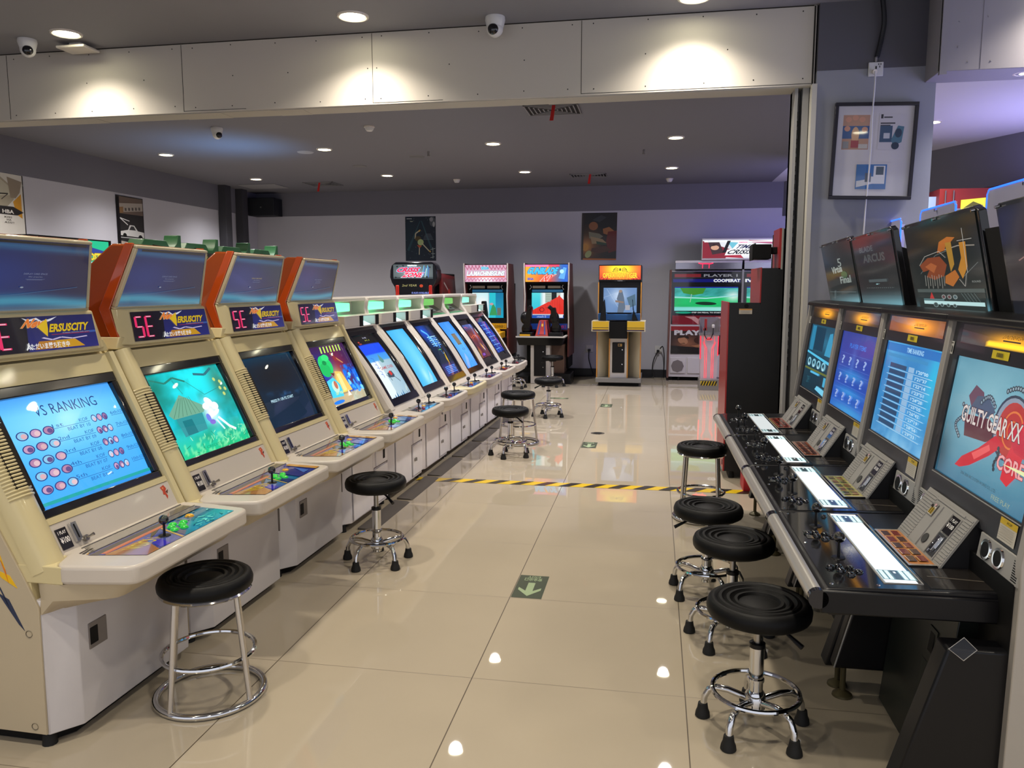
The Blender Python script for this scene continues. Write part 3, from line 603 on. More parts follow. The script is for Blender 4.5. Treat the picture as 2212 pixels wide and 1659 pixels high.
def marquee_art():
    a=Art(lambda u,v:mixc('2b2f7c','232458',v) if u>.30 else (.09,.06,.10),10,3)
    a.poly([(.27,1),(.40,1),(.37,.0),(.30,0)],'17141f')
    # two seven segment digits, 5 and E
    def seg(x,y,w_,hh,on):
        c='ff3070'; c2='ffd0e0'; s_=.016
        S={'a':((x,y+hh),(x+w_,y+hh)),'g':((x,y+hh/2),(x+w_,y+hh/2)),'d':((x,y),(x+w_,y)),'f':((x,y+hh),(x,y+hh/2)),'e':((x,y+hh/2),(x,y)),'b':((x+w_,y+hh),(x+w_,y+hh/2)),'c':((x+w_,y+hh/2),(x+w_,y))}
        for k in on: 
            p,q=S[k]; horiz=k in 'agd'; a.line([p,q],.055 if horiz else .07,c,2.6 if not horiz else 1)
        for k in on:
            if k in 'agd': p,q=S[k]; a.line([(p[0]+.01,p[1]),(q[0]-.01,q[1])],.03,c2)
    seg(.045,.14,.075,.68,'afgcd'); seg(.165,.14,.075,.68,'afged')
    a.poly([(.36,.97),(.40,.86),(.48,.90),(.52,.78),(.60,.86),(.66,.97),(.58,.9),(.52,.86),(.48,.96),(.41,.91)],'e8e8f4').line([(.5,.38),(.58,.30),(.66,.36),(.76,.30),(.9,.34)],.03,'d8c8e8')
    a.text('New',.37,.68,.56,.93,'f08030',bold=.045,shear=.25,rot=-.02,out='f4d8a0',ow=.02)
    a.poly([(.47,.70),(.565,.92),(.56,.62),(.545,.40)],'e8c020').text('ERSUSCITY',.575,.52,.93,.76,'e8c41c',bold=.035,shear=.10,out='6a4c10',ow=.025)
    a.rect(.58,.44,.94,.455,'b03048').text('10 minutes interactive media system',.68,.46,.93,.495,'d8d8e8').rect(.93,.44,.99,.50,'3c5ca8')
    a.poly([(.42,.05),(.86,.05),(.78,.28),(.52,.28)],'d8a020').poly([(.42,.05),(.60,.05),(.60,.28),(.46,.28)],'c08028')
    a.text('人ただいま勝ち抜き中',.345,.055,.72,.235,'ffffff',bold=.02).text('人',.345,.05,.40,.26,'ffffff',bold=.03); return a
def card_art(var=0):
    def f(u,v):
        c=mixc('16204e','1d3a8a',soft(u,v,.2,.5,.5,.5)); 
        c=mixc(c,'4ab4d8',soft(0,v,0,.10+.04*math.sin(u*4+var),1,.09)); c=mixc(c,'3a8ab8',.7*soft(0,v,0,.93-.05*u,1,.05)); c=mixc(c,'a8c0c8',.7*max(0,1-v/.07)); return c
    a=Art(f,20,26)
    a.rect(.06,.955,.97,.99,'22262c').text('DISPLAY CARD SPACE',.42,.52,.62,.545,('8a94b8','8a94b8','c8b878','8a94b8')[var],bold=.01).text('After properties',.46,.48,.58,.498,'aab4d0').rect(.44,.455,.60,.459,'8a94b8').rect(.45,.445,.58,.449,'8a94b8')
    a.line([(.0,.20),(.4,.24),(.9,.34)],.006,'3c7cb0').ell(.42,.34,.014,.012,'a8b8d0',10); return a
def deck_art(var):
    a=Art(lambda u,v:mixc(mixc('1c2c90','1880a4',min(1,max(0,u*1.6-.5)) if var==0 else soft(u,v,.5,.3,.2,.6)),'8a98d8',.5*soft(u,v,.3,.3,.1,.4)),16,6)
    a.rect(0,.82,.62,.97,'2c2420').rect(.02,.72,.58,.82,'c8683c').poly([(.0,.0),(.12,.0),(.3,.62),(.0,.72)],'a8703c').poly([(.16,.05),(.24,.0),(.36,.55),(.30,.6)],'3c34c0').poly([(.3,.5),(.36,.55),(.5,.72),(.42,.72)],'2c2018')
    a.text('VISION',.10,.32,.34,.60,'e0c830',bold=.01,shear=-.12).poly([(.36,.0),(.38,.0),(.52,.7),(.5,.7)],'c8a050').poly([(.40,0),(.5,0),(.56,.5),(.5,.55)],'1c2c70')
    rr=random.Random(var+20)
    if var==0:
        for _ in range(30): x=rr.uniform(.6,.98); y=rr.uniform(.05,.75); a.line([(x,y),(x+rr.uniform(-.05,.05),y+rr.uniform(-.1,.1))],.02,('7ae0e0','1a6a80')[_%2])
        a.rect(.62,.80,1,.97,'34405c')
    else:
        a.poly([(.6,.0),(.75,0),(.9,.95),(.7,.95)],'2a2c80' if var%2 else '3c50c0').poly([(.92,0),(1,0),(1,.9),(.94,.9)],'d8a048').poly([(.75,.1),(.85,.1),(.9,.6)],'4c78d0')
    return a
def bil(BL,BR,TR,TL): return quad(BL,BR,TR,TL)
def bulge(y0,y1,s0,s1,base,b):
    def f(u,v,k): return Vector(SP(y0+(y1-y0)*u,s0+(s1-s0)*v,base+b*(1-(2*u-1)**2*.5-(2*v-1)**2*.5)+k))
    return f
GREENB=mat('green_glossy_button','24c838',.2,coat=.6,emit='16a028',es=.12)
YELB=mat('yellow_glossy_button','d8a018',.25,coat=.4)
def joystick(parent,x,y,z,hb=.06,keyp='j'):
    j=obj('joystick',lambda:G().cyl((0,0,0),(0,0,hb-.008),.0045,10).lathe([(.001,.004),(.02,.003),(.022,0)],(0,0,0),18),BLACK,parent,key=keyp+'stem%g'%hb,loc=(x,y,z))
    obj('ball_top',lambda:G().ball((0,0,hb),.0175,0,20),mat('black_gloss_ball','08080a',.08,coat=1),j,key=keyp+'ball%g'%hb); return j
def button(parent,x,y,z,m,r=.0145,key='b'):
    return obj('button',lambda:G().lathe([(.0005,.009),(r*.6,.0085),(r*.82,.006),(r*.86,.003),(r,.0025),(r*1.02,0)],(0,0,0),18),m,parent,key='btn%g%s'%(r,m.name),loc=(x,y,z))
def keylock(parent,x,y,z,r=.012,n='key_lock'):
    return obj(n,lambda:G().lathe([(.0005,.010),(r*.7,.010),(r,.006),(r,0)],(0,0,0),14,0,'x').box(.008,.02,-.003,.003,-r*.5,r*1.6),STEEL,parent,key='keylock%g'%r,loc=(x,y,z))
def door_base(parent):
    o_=[(-.70,.005),(.0,.005),(.05,.06),(.055,.36),(.055,.66),(.03,.715),(-.70,.715)]
    obj('base_cabinet',lambda:G().plan(o_,.045,.505),LILAC,parent,bevel=.006,key='wbase')
    obj('front_panel',lambda:G().plan([(.055,.07),(.062,.07),(.064,.36),(.062,.395),(.055,.395)],.06,.49),LILAC,parent,bevel=.002,key='wfp')
    d=obj('coin_door',lambda:G().box(.055,.064,.435,.66,.07,.30),LILAC,parent,bevel=.002,key='wcd',label='small lower door with a round knob lock'); keylock(d,.064,.47,.19)
    u=obj('service_door',lambda:G().box(.055,.064,.455,.66,.315,.49),LILAC,parent,bevel=.002,key='wsd',label='upper coin return door')
    obj('round_lock',lambda:G().lathe([(.012,.002),(.016,.003),(.018,.0)],(.064,.50,.435),20,0,'x').box(.064,.066,.497,.503,.42,.45),mat('dark_ring','3a3436',.5),u,key='wrl')
    obj('coin_return',lambda:G().box(.063,.067,.575,.605,.345,.405),BLKM,u,key='wcr')
    obj('door_gap_lines',lambda:G().box(.0545,.0565,.405,.409,.06,.49).box(.0545,.0565,.425,.429,.06,.31).box(.0545,.0565,.425,.68,.306,.3105).box(.0545,.0565,.668,.672,.06,.49),mat('gap_shadow_line','57504f',.8),parent,key='wgap')
    for y in (.03,.68): obj('foot',lambda:G().lathe([(.001,.045),(.02,.045),(.024,.0),(.001,0)],(0,0,0),12),RUBBER,parent,key='foot12',loc=(0,y,0))
    obj('kick_plate',lambda:G().box(-.65,-.02,.03,.70,.012,.05),BLKM,parent,key='wkick')
VCL=['nearest beige fighting machine, bright blue ranking table on its screen','beige fighting machine showing a teal jungle hut screen','beige fighting machine with the dark PRESS START screen','farthest beige fighting machine, colourful screen with a green bush shape']
def make_vc(i):
    t=thing('fighting_game_cabinet',VCL[i],'arcade cabinet',lrow(PV*i),RZL,'beige fighting machines of the left row')
    W=.757
    # body
    obj('body_shell',lambda:G().prism([(-.75,.05),(-.02,.05),(-.02,.48),(-.035,.58),SP(0,0.02,-.045)[::2],SP(0,zs(1.235),-.045)[::2],(-.36,1.275),(-.75,1.275)],.004,W-.002),BEIGE,t,key='vcbody')
    obj('side_panel',lambda:G().prism([(-.75,.05),(-.008,.05),(-.004,.48),(-.055,.585),(-.14,.745),(-.33,1.15),(-.75,1.2)],-.004,.004),SIDEB,t,key='vcside',bevel=.0015)
    g=lambda:G().prism([(-.19,.72),(-.135,.66),(-.115,.60),(-.14,.655)],-.0052,-.004).prism([(-.16,.60),(-.10,.58),(-.075,.54),(-.13,.57)],-.0052,-.004).prism([(-.13,.63),(-.105,.555),(-.115,.60)],-.006,-.0045,1).prism([(-.20,.66),(-.12,.50),(-.10,.45),(-.16,.57)],-.0052,-.004,2).prism([(-.15,.52),(-.08,.42),(-.06,.40),(-.11,.5)],-.0052,-.004,2)
    if i==0:
        obj('side_graphic',g,[mat('yellow_print','e8b818',.4),mat('orange_print','d87820',.4),mat('navy_print','26304c',.4)],t)
        for z,x in ((.39,-.045),(.075,-.05)): obj('panel_bolt',lambda:G().lathe([(.001,.0),(.010,-.001),(.012,-.003)],(0,-.003,0),16,0,'y'),mat('dull_bolt','6a6254',.5,metal=.6),t,key='vcbolt',loc=(x,0,z))
    post=[(0,-.045),(0,-.002),(.008,.012),(.03,.024),(.06,.024),(.085,.012),(.096,0),(.10,-.01),(.10,-.045)]
    def gp():
        g=G(); s0,s1=.0,zs(1.232)
        A=[SP(y,s0,n) for y,n in post]; B=[SP(y,s1,n) for y,n in post]; g.loft(A,B)
        A=[SP(y,s0,n) for y,n in ((.722,-.045),(.722,-.01),(.728,.004),(.752,.006),(.757,0),(.757,-.045))]; B=[SP(y,s1,n) for y,n in ((.722,-.045),(.722,-.01),(.728,.004),(.752,.006),(.757,0),(.757,-.045))]; g.loft(A,B)
        g.mbox(SP,.10,.722,zs(1.16),zs(1.232),-.045,-.012); g.mbox(SP,.10,.722,.129,.1515,-.045,-.004)
        return g
    obj('screen_surround',gp,BEIGE,t,key='vcpost')
    def gv():
        g=G(); g.mbox(SP,.022,.080,zs(.845),zs(1.045),.002,.0262,1)
        n=24
        for k in range(n):
            s=zs(.822)+(zs(1.068)-zs(.822))*k/(n-1); P=[SP(y,s,nn+.0015) for y,nn in post[1:7]]; g.tube(P,.0044,6)
        return g
    obj('vent_grille',gv,[BEIGE,mat('vent_slot_dark','1a140c',.9)],t,key='vcvent')
    def gb():
        g=G(); a0,a1,b0,b1=.10,.722,.1515,zs(1.16); i0,i1,j0,j1=.128,.69,b0+.03,b1-.04
        g.mbox(SP,a0,a1,b0,j0,-.045,-.012).mbox(SP,a0,a1,j1,b1,-.045,-.012).mbox(SP,a0,i0,j0,j1,-.045,-.012).mbox(SP,i1,a1,j0,j1,-.045,-.012)
        return g
    obj('screen_bezel',gb,BLKG,t,key='vcbez',bevel=.004)
    a=(scr_vs,scr_jungle,scr_dark,scr_colour)[i]()
    if a.nx<10: a.nx=a.ny=10
    a.build('screen',SCR,t,bulge(.128,.69,.1815,zs(1.16)-.04,-.034,.012),curved=True,label=['blue ranking table on the tube','teal jungle scene on the tube','dark blue start screen','bright coloured scene on the tube'][i])
    # coin panel
    p=obj('coin_panel',lambda:G().mbox(SP,.102,.755,.012,.129,-.045,-.006),DECKW,t,key='vccoin',bevel=.003)
    q=lambda y0,y1,s0,s1,n:quad(SP(y0,s0,n),SP(y1,s0,n),SP(y1,s1,n),SP(y0,s1,n))
    pa=Art('1d1a1c',1,1); pa.text('1 PLAY',.12,.72,.88,.88,'e0dcd8',bold=.03).text('¥100',.08,.28,.92,.58,'e8e4e0',bold=.03)
    pa.build('price_plate',PRNG,p,q(.112,.158,.035,.108,-.003),thick=.003)
    obj('coin_slot',lambda:G().mbox(SP,.172,.198,.045,.112,-.006,.006).mbox(SP,.182,.188,.055,.105,.006,.0065,1),[CHROME,BLKM],p,key='vcslot',bevel=.002)
    def gk(): g=G(); g.cyl(SP(.215,.045,-.006),SP(.215,.045,.006),.011,14); g.tube([SP(.215,.045,.006),SP(.222,.047,.03)],[.003,.006],8); return g
    obj('key_lock',gk,STEEL,p,key='vckey')
    eq=q(.655,.705,.062,.118,-.0055); ep=lambda P,k: [eq(u_,v_,k*.0002) for u_,v_ in P]
    obj('bird_emblem',lambda:G().poly(ep([(.2,.9),(.7,1.0),(.85,.7),(.6,.5),(.7,.15),(.5,-.05),(.45,.3),(.25,.35),(.35,.6)],0)).poly(ep([(.35,.85),(.6,.86),(.5,.68)],1),1).poly(ep([(.6,.5),(1.0,.6),(.75,.32)],1),2),[mat('red_print','b8442c',.4),mat('peach_print','e09060',.4),mat('brown_print','5a2c20',.4)],p,key='vcemb')
    # deck
    out=[(-.03,.105),(.02,.105),(.05,.03),(.075,.002),(.10,.0),(.29,.035),(.315,.05),(.325,.085),(.325,.675),(.315,.71),(.29,.725),(.10,.757),(-.03,.757)]
    obj('control_deck',lambda:G().plan(out,.56,.622),DECKW,t,bevel=.012,key='vcdeck',seg=3)
    obj('deck_corner',lambda:G().plan([(-.09,.002),(.09,.002),(.065,.012),(.045,.04),(.018,.106),(-.09,.106)],.558,.618),BEIGE,t,bevel=.004,key='vcdcorner')
    lo=[(-.03,.03),(.0,.005),(.03,.002),(.06,.0),(.10,.01),(.25,.05),(.285,.07),(.295,.095),(.295,.665),(.285,.69),(.25,.71),(.10,.755),(-.03,.757)]
    li=[(-.03,.03),(-.01,.005),(-.005,.004),(.0,.003),(.01,.02),(.03,.06),(.05,.09),(.058,.11),(.058,.66),(.05,.68),(.03,.70),(.0,.755),(-.03,.757)]
    obj('deck_underside',lambda:G().loft([(x,y,.56) for x,y in lo],[(x,y,.505) for x,y in [(a[0]*.8,a[1]) for a in lo]]).loft([(x*.8,y,.505) for x,y in lo],[(x,y,.455) for x,y in li]),SIDEB,t,key='vcunder')
    ax0,ax1,ay0,ay1=.095,.285,.135,.69
    am=quad((ax1,ay0+.01,.6235),(ax1,ay1-.02,.6235),(ax0,ay1,.6235),(ax0,ay0-.03,.6235))
    deck_art(i).build('deck_artwork',PRNG,t,am,lay=.00025,label='printed blue and orange control sheet')
    obj('card_tray',lambda:G().poly([(.03,.17,.6232),(.03,.70,.6232),(.092,.70,.6232),(.092,.12,.6232)]).tube([(.028,.16,.624),(.028,.705,.624)],.002,6,1).tube([(.09,.12,.624),(.09,.705,.624)],.002,6,1).poly([(.05,.69,.6236),(.05,.60,.6236),(.088,.55,.6236),(.088,.69,.6236)],2),[mat('smoky_clear_tray','8c857a',.08,coat=1),STEEL,mat('tray_dark_strip','5a554e',.15)],t,key='vctray')
    obj('deck_lettering',lambda:G().poly([(.055,.115,.6232),(.05,.16,.6232),(.056,.16,.6232),(.062,.115,.6232)]).poly([(.068,.112,.6232),(.058,.17,.6232),(.066,.17,.6232),(.078,.112,.6232)]).poly([(.085,.11,.6232),(.078,.15,.6232),(.084,.15,.6232),(.092,.11,.6232)],1),[mat('dark_print','3c322a',.4),mat('gold_print','b88c30',.4)],t,key='vclet')
    joystick(t,.215,.335,.623,.058)
    for bx,by in ((.21,.40),(.18,.425),(.165,.455),(.225,.435),(.20,.46),(.185,.49)): button(t,bx,by,.623,GREENB,.0155)
    button(t,.16,.565,.623,YELB,.0175)
    # base
    if i<3:
        bo=[(-.75,.004),(-.005,.004),(.058,.085),(.060,.66),(-.0,.752),(-.75,.752)]
        obj('base_cabinet',lambda:G().plan(bo,.045,.50),GREYB,t,bevel=.004,key='vcbase')
        obj('toe_recess',lambda:G().plan([(-.7,.03),(-.04,.03),(.01,.10),(.01,.64),(-.04,.73),(-.7,.73)],.005,.047),BLKM,t,key='vctoe')
        obj('door_handle_recess',lambda:G().box(.056,.0625,.128,.212,.285,.375).box(.0585,.064,.13,.168,.30,.36,1),[mat('handle_recess_grey','77706c',.5),BLKM],t,key='vchr',bevel=.003)
        obj('right_latch_recess',lambda:G().loft([(.045,.69,.28),(.018,.728,.28),(.024,.733,.28),(.052,.694,.28)],[(.045,.69,.39),(.018,.728,.39),(.024,.733,.39),(.052,.694,.39)]),mat('dull_brown_recess','6a625e',.6),t,key='vcrl')
        for x,y in ((-.03,.03),(-.03,.72)): obj('foot',lambda:G().lathe([(.001,.045),(.02,.045),(.024,.0),(.001,0)],(0,0,0),12),RUBBER,t,key='foot12',loc=(x,y,0))
    else:
        door_base(t)
    # upper box
    Z=[1.235,1.277,1.40,1.668,1.672,1.45,1.235]; X=[-.29,-.293,-.345,-.245,-.355,-.62,-.64]
    L=[.03,.055,.075,.115,.115,.09,.05]; R=[.735,.71,.69,.615,.615,.68,.72]
    obj('top_box',lambda:G().loft([(x,l,z) for x,l,z in zip(X[1:],L[1:],Z[1:])],[(x,r_,z) for x,r_,z in zip(X[1:],R[1:],Z[1:])]),ORANGE_SHADED,t,key='vctop',bevel=.010,label='glossy brownish orange upper box',seg=3)
    bx=[(-.293,1.28),(-.345,1.40),(-.245,1.672),(-.285,1.674),(-.395,1.40),(-.335,1.28)]
    objs('orange_edge_band',[lambda:G().loft([(x,y,z) for (x,z),y in zip(bx,(.050,.070,.110,.108,.066,.050))],[(x,y,z) for (x,z),y in zip(bx,(.06,.08,.12,.12,.08,.06))]),lambda:G().loft([(x,y,z) for (x,z),y in zip(bx,(.705,.685,.61,.61,.685,.705))],[(x,y,z) for (x,z),y in zip(bx,(.716,.696,.621,.621,.696,.716))])],ORANGE,t,key='vcband',bevel=.004)
    obj('top_box_foot',lambda:G().loft([(x,y,1.236) for x,y in ((-.655,.02),(-.285,.02),(-.285,.745),(-.655,.745))],[(x,y,1.285) for x,y in ((-.65,.045),(-.289,.045),(-.289,.72),(-.65,.72))]),BEIGE,t,key='vctf',bevel=.004)
    FB=lambda u,v,k=0: quad((-.333,.07,1.402),(-.333,.695,1.402),(-.236,.62,1.664),(-.236,.11,1.664))(u,v,k)
    def gf():
        g=G()
        def bar(u0,u1,v0,v1): 
            g.hexa([FB(u0,v0,-.008),FB(u1,v0,-.008),FB(u1,v1,-.008),FB(u0,v1,-.008),FB(u0,v0,.010),FB(u1,v0,.010),FB(u1,v1,.010),FB(u0,v1,.010)])
        bar(0,1,0,.035);bar(0,1,.955,1);bar(0,.03,.035,.955);bar(.975,1,.035,.955); return g
    obj('window_frame',gf,mat('pale_beige_rim','bdb294',.3,coat=.4),t,key='vcframe',bevel=.004)
    card_art(i).build('card_window',DIM,t,lambda u,v,k:FB(.03+u*.945,.035+v*.92,.006+k),label='dark blue glossy card window')
    # sign housing
    A=[(-.287,.045,1.25),(-.287,.725,1.25),(-.34,.70,1.405),(-.34,.066,1.405)]; B=[(-.272,.10,1.248),(-.272,.685,1.248),(-.298,.68,1.398),(-.298,.105,1.398)]
    obj('sign_housing',lambda:G().loft(A,B),BEIGE,t,key='vcsign',bevel=.006)
    marquee_art().build('lit_sign',art_mat('small_lit_sign',.62,.15,coat=.6),t,quad((-.2715,.122,1.262),(-.2715,.672,1.262),(-.2925,.668,1.386),(-.2925,.125,1.386)))
    return t
for i in range(4): make_vc(i)
# ------------------------------------------------------------------ white machines
_w=math.hypot(.37,.535)
def WP(y,s,n): return (.05-.37*s/_w+n*.535/_w, y, .655+.535*s/_w+n*.37/_w)
def ws(z): return (z-.655)*_w/.535
def wa0():
    def f(u,v):
        if v>.83: return (.04,.04,.05)
        if v>.66: return h('1548e8')
        if v>.56: return mixc('4a9ad8','3a8ae0',(v-.56)*10)
        return mixc('b8ccd4','8fb0c0',u) if u>.32 else mixc('d4e4e8','e4f0f4',v)
    a=Art(f,30,44); a.text('HI',.4,.92,.55,.945,'a8a8c0').text('KI',.42,.88,.62,.90,'98a038').rect(.1,.87,.16,.89,'a83a30').rect(.1,.84,.2,.86,'8a3a30').poly([(.42,.56),(.5,.66),(.6,.56),(.56,.52),(.46,.52)],'5a8a8a')
    a.text('GAME OVER',.22,.42,.86,.465,'a8484c',bold=.01).poly([(.38,.36),(.62,.38),(.66,.31),(.6,.28),(.36,.29)],'3a4a58').poly([(.46,.37),(.56,.39),(.6,.33),(.5,.31)],'c8342c').line([(.6,.3),(.78,.2)],.012,'33444c',.6).line([(.38,.3),(.3,.34)],.01,'33444c',.6).line([(.4,.28),(.42,.24)],.012,'33444c',.6)
    for k in range(6): a.line([(.12,.62-.05*k),(.2,.6-.05*k),(.18,.56-.05*k)],.008,'2c5cc0',.6)
    for k in range(9): a.poly([(.05+k*.1,0),(.12+k*.1,0),(.1+k*.1,.03+.03*(k%3))],'2a6a9a')
    return a
def wa1(): return Art(lambda u,v:mixc(mixc('2fa0e0','6cc8ee',soft(u,v,.55,.4,.5,.7)),'c8f0ff',.6*soft(u,v,.45,.15,.12,.12)),14,20)
def wa2():
    a=Art(lambda u,v:mixc('081a30' if v>.2 else '2a2860','1848c0',soft(u,v,.3,.85,.35,.2)),14,20)
    for k in range(6): a.rect(.25,.74-.035*k,.85,.757-.035*k,('9ad0f8','5a9ae8')[k%2])
    a.rect(.4,.55,.5,.74,'6ab0f0').rect(.6,.52,.68,.7,'3a7ad0').line([(.2,.9),(.4,.8),(.35,.7)],.04,'58b0f0',.6).line([(.5,.6),(.55,.4),(.7,.42)],.015,'4a70a0',.6).poly([(.55,.3),(.68,.46),(.6,.2)],'d8b028').rect(.4,.48,.6,.49,'58c060')
    for k in range(5): a.rect(.15,.16-.028*k,.9-.05*(k%2),.176-.028*k,'4a80e0')
    return a
def wa3():
    a=Art(lambda u,v:mixc('2f80e8','55a8f4',soft(u,v,.5,.4,.6,.5)),10,16); a.rect(.32,.48,.66,.72,'6e6454').rect(.34,.5,.64,.7,'7d7260').text('CE',.42,.36,.66,.40,'28406a').line([(.55,.12),(.62,.11)],.006,'28406a'); return a
def wa4():
    def f(u,v): return mixc(mixc('5a2c38','4c5a9c',max(0,v-.78)/.22*1.4),'b04a34',.5*soft(0,v,0,.62,1,.12)*fb(u*9,v*14,2)*2)
    a=Art(f,22,30); a.rect(.1,.92,.3,.935,'c8606c').rect(.16,.89,.4,.905,'a84868').line([(.1,.6),(.4,.66),(.8,.6)],.012,'e07048',.6).line([(.2,.58),(.6,.64)],.01,'d86040',.6).poly([(.5,.42),(.62,.3),(.6,.2),(.52,.3)],'e8a040').poly([(.6,.34),(.7,.22),(.64,.16)],'c8c0d0').rect(.18,.05,.42,.12,'4838a8').text('OK',.22,.06,.38,.11,'d87090'); return a
def wa5():
    a=Art(lambda u,v:mixc('101a50','1c48c8',fb(u*4,v*7,6)),14,22)
    for k in range(7): y=.88-.13*k; a.rect(.12,y,.6+.3*(k%2),y+.014,'78b0f8').line([(.2+.1*(k%3),y),(.22+.1*(k%3),y-.12)],.012,'5a90f0',.6)
    for k in range(16): a.ell(.45+.03*k*.9%.5,.85-.048*k,.03,.015,('c04898','8a5ae0','e05878')[k%3],8)
    return a
WL=['first white machine after the beige ones, robot GAME OVER screen','white machine with a plain light blue curved screen','white machine with blue lettering on a dark tall screen','white machine whose blue screen shows a brown rectangle','white machine with a reddish brown tall screen','farthest white machine of the row with a blue platform screen']
PW=.715
def make_w(i):
    t=thing('upright_screen_cabinet',WL[i],'arcade cabinet',lrow(3.072+PW*i),RZL,'white machines of the left row')
    W=.708
    obj('body_shell',lambda:G().prism([(-.70,.48),(-.01,.48),(.03,.6),WP(0,-.01,-.045)[::2],WP(0,ws(1.20),-.045)[::2],(-.70,1.20)],.004,W),WHITE,t,key='wbody')
    def gs():
        g=G(); cur=lambda s:.018*math.sin(math.pi*max(0,min(1,s/.655)))
        n=8; 
        for y0,y1 in ((.0,.075),(.638,.708)):
            pr=[(y0,-.045),(y0,-.008),(y0+.012,.004),(y1-.012,.004),(y1,-.008),(y1,-.045)]
            for k in range(n):
                sa,sb=-.02+.68*k/n,-.02+.68*(k+1)/n; g.loft([WP(y,sa,m_+cur(sa)) for y,m_ in pr],[WP(y,sb,m_+cur(sb)) for y,m_ in pr],0,False)
        g.mbox(WP,.0,.708,-.055,.0,-.05,.0).mbox(WP,.0,.708,.645,.68,-.05,.004)
        return g
    obj('screen_surround',gs,WHITE,t,key='wsur')
    def gb():
        g=G(); n=10; cur=lambda s:.020*math.sin(math.pi*max(0,min(1,s/.65)))
        sec=[(.072,-.03),(.074,-.004),(.10,.004),(.15,-.012),(.155,-.03)]; sec2=[(.558,-.03),(.563,-.012),(.613,.004),(.638,-.004),(.640,-.03)]
        for se in (sec,sec2):
            for k in range(n):
                sa,sb=.65*k/n,.65*(k+1)/n; g.loft([WP(y,sa,m_+cur(sa)) for y,m_ in se],[WP(y,sb,m_+cur(sb)) for y,m_ in se],0,k in(0,n-1))
        g.mbox(WP,.072,.64,0,.055,-.03,.006).mbox(WP,.072,.64,.59,.65,-.03,.006)
        return g
    obj('screen_bezel',gb,BLKG,t,key='wbez')
    a=(wa0,wa1,wa2,wa3,wa4,wa5)[i]()
    s1=.60 if i not in (4,5) else .52; s0=.05 if i<4 else .10
    def mp(u,v,k): s=s0+(s1-s0)*v; return Vector(WP(.15+.413*u,s,.020*math.sin(math.pi*s/.65)-.016+.008*(1-(2*u-1)**2)+k))
    a.nx=max(a.nx,8); a.ny=max(a.ny,16); a.build('screen',SCR,t,mp,lay=.0004,curved=True)
    if i>=4: obj('dark_glass',lambda:G().mbox(WP,.15,.563,.03,.61,-.03,-.012),BLKG,t,key='wdg')
    # head
    prof=[(-.70,1.195),(-.325,1.195),(-.345,1.235),(-.385,1.285),(-.395,1.33),(-.385,1.385),(-.40,1.412),(-.70,1.412)]
    def gh():
        g=G(); g.prism(prof,.0,.035).prism(prof,.675,.708); g.box(-.70,-.385,.03,.68,1.385,1.412).box(-.70,-.50,.03,.68,1.195,1.39).box(-.70,-.35,.03,.68,1.192,1.205); return g
    obj('head_shell',gh,WHITE,t,bevel=.006,key='whead')
    gm=lamp_mat('green_sign_bright',(.42,.92,.64),1.5) if i<3 else (lamp_mat('green_sign_dim',(.42,.72,.36),.8) if i<5 else lamp_mat('green_sign_pale',(.5,.85,.75),.9))
    lb=obj('lit_sign_bar',lambda:G().plan([(-.50,.07),(-.43,.07),(-.415,.09),(-.415,.44),(-.43,.46),(-.50,.46)],1.31,1.372),gm,t,bevel=.008)
    if i in (3,4):
        ca=Art('15171a',1,1); ca.poly([(.3,.45),(.7,.45),(.62,.85),(.38,.85)],'8a9a9c').poly([(.38,.52),(.62,.52),(.58,.72),(.42,.72)],'1c2426').rect(0,0,1,.2,'2ca060').rect(.1,.05,.9,.12,'58d08c')
        ca.build('card_holder',DIM,t,quad((-.345,.06,1.212),(-.345,.65,1.212),(-.46,.60,1.30),(-.46,.10,1.30)),thick=.01)
    else:
        obj('sign_box',lambda:G().box(-.43,-.285,.036,.69,1.198,1.21).box(-.43,-.285,.036,.69,1.278,1.286).box(-.43,-.285,.036,.375,1.21,1.278).box(-.43,-.285,.615,.69,1.21,1.278).box(-.44,-.43,.036,.69,1.198,1.286),WHITE,t,bevel=.003,key='wsb')
        obj('speaker_grille',lambda:G().box(-.286,-.282,.305,.370,1.206,1.283),BLKM,t,key='wsg1'); obj('speaker_grille',lambda:G().box(-.286,-.282,.622,.685,1.206,1.283),BLKM,t,key='wsg2')
        obj('lit_card',lambda:G().loft([(-.425,.375,1.213),(-.425,.53,1.213),(-.425,.44,1.277),(-.425,.375,1.277)],[(-.30,.385,1.211),(-.30,.56,1.211),(-.40,.46,1.277),(-.40,.385,1.277)]),lamp_mat('white_card_light',(.75,.98,1.0),2.0),t,key='wlc')
    # deck
    out=[(.0,.004),(.10,.004),(.20,.02),(.245,.06),(.262,.12),(.268,.35),(.262,.60),(.245,.655),(.20,.69),(.10,.705),(.0,.705)]
    obj('control_deck',lambda:G().plan(out,.552,.612),DECKW if i!=2 else mat('yellowed_deck_plastic','c8bd9a',.35),t,bevel=.010,key='wdeck%d'%(i==2),seg=3)
    lo=[(x*.95,y) for x,y in out]; li=[(.0,.004),(.01,.01),(.04,.05),(.055,.10),(.055,.2),(.055,.35),(.055,.5),(.055,.6),(.045,.67),(.02,.70),(.0,.705)]
    obj('deck_underside',lambda:G().loft([(x,y,.552) for x,y in lo],[(x*.93,y,.515) for x,y in lo]).loft([(x*.93,y,.515) for x,y in lo],[(x,y,.47) for x,y in li]),WHITE,t,key='wunder')
    bl=('3f78c8','28306a','3a64b0','2c3c90','a03c30','3c3444')[i]
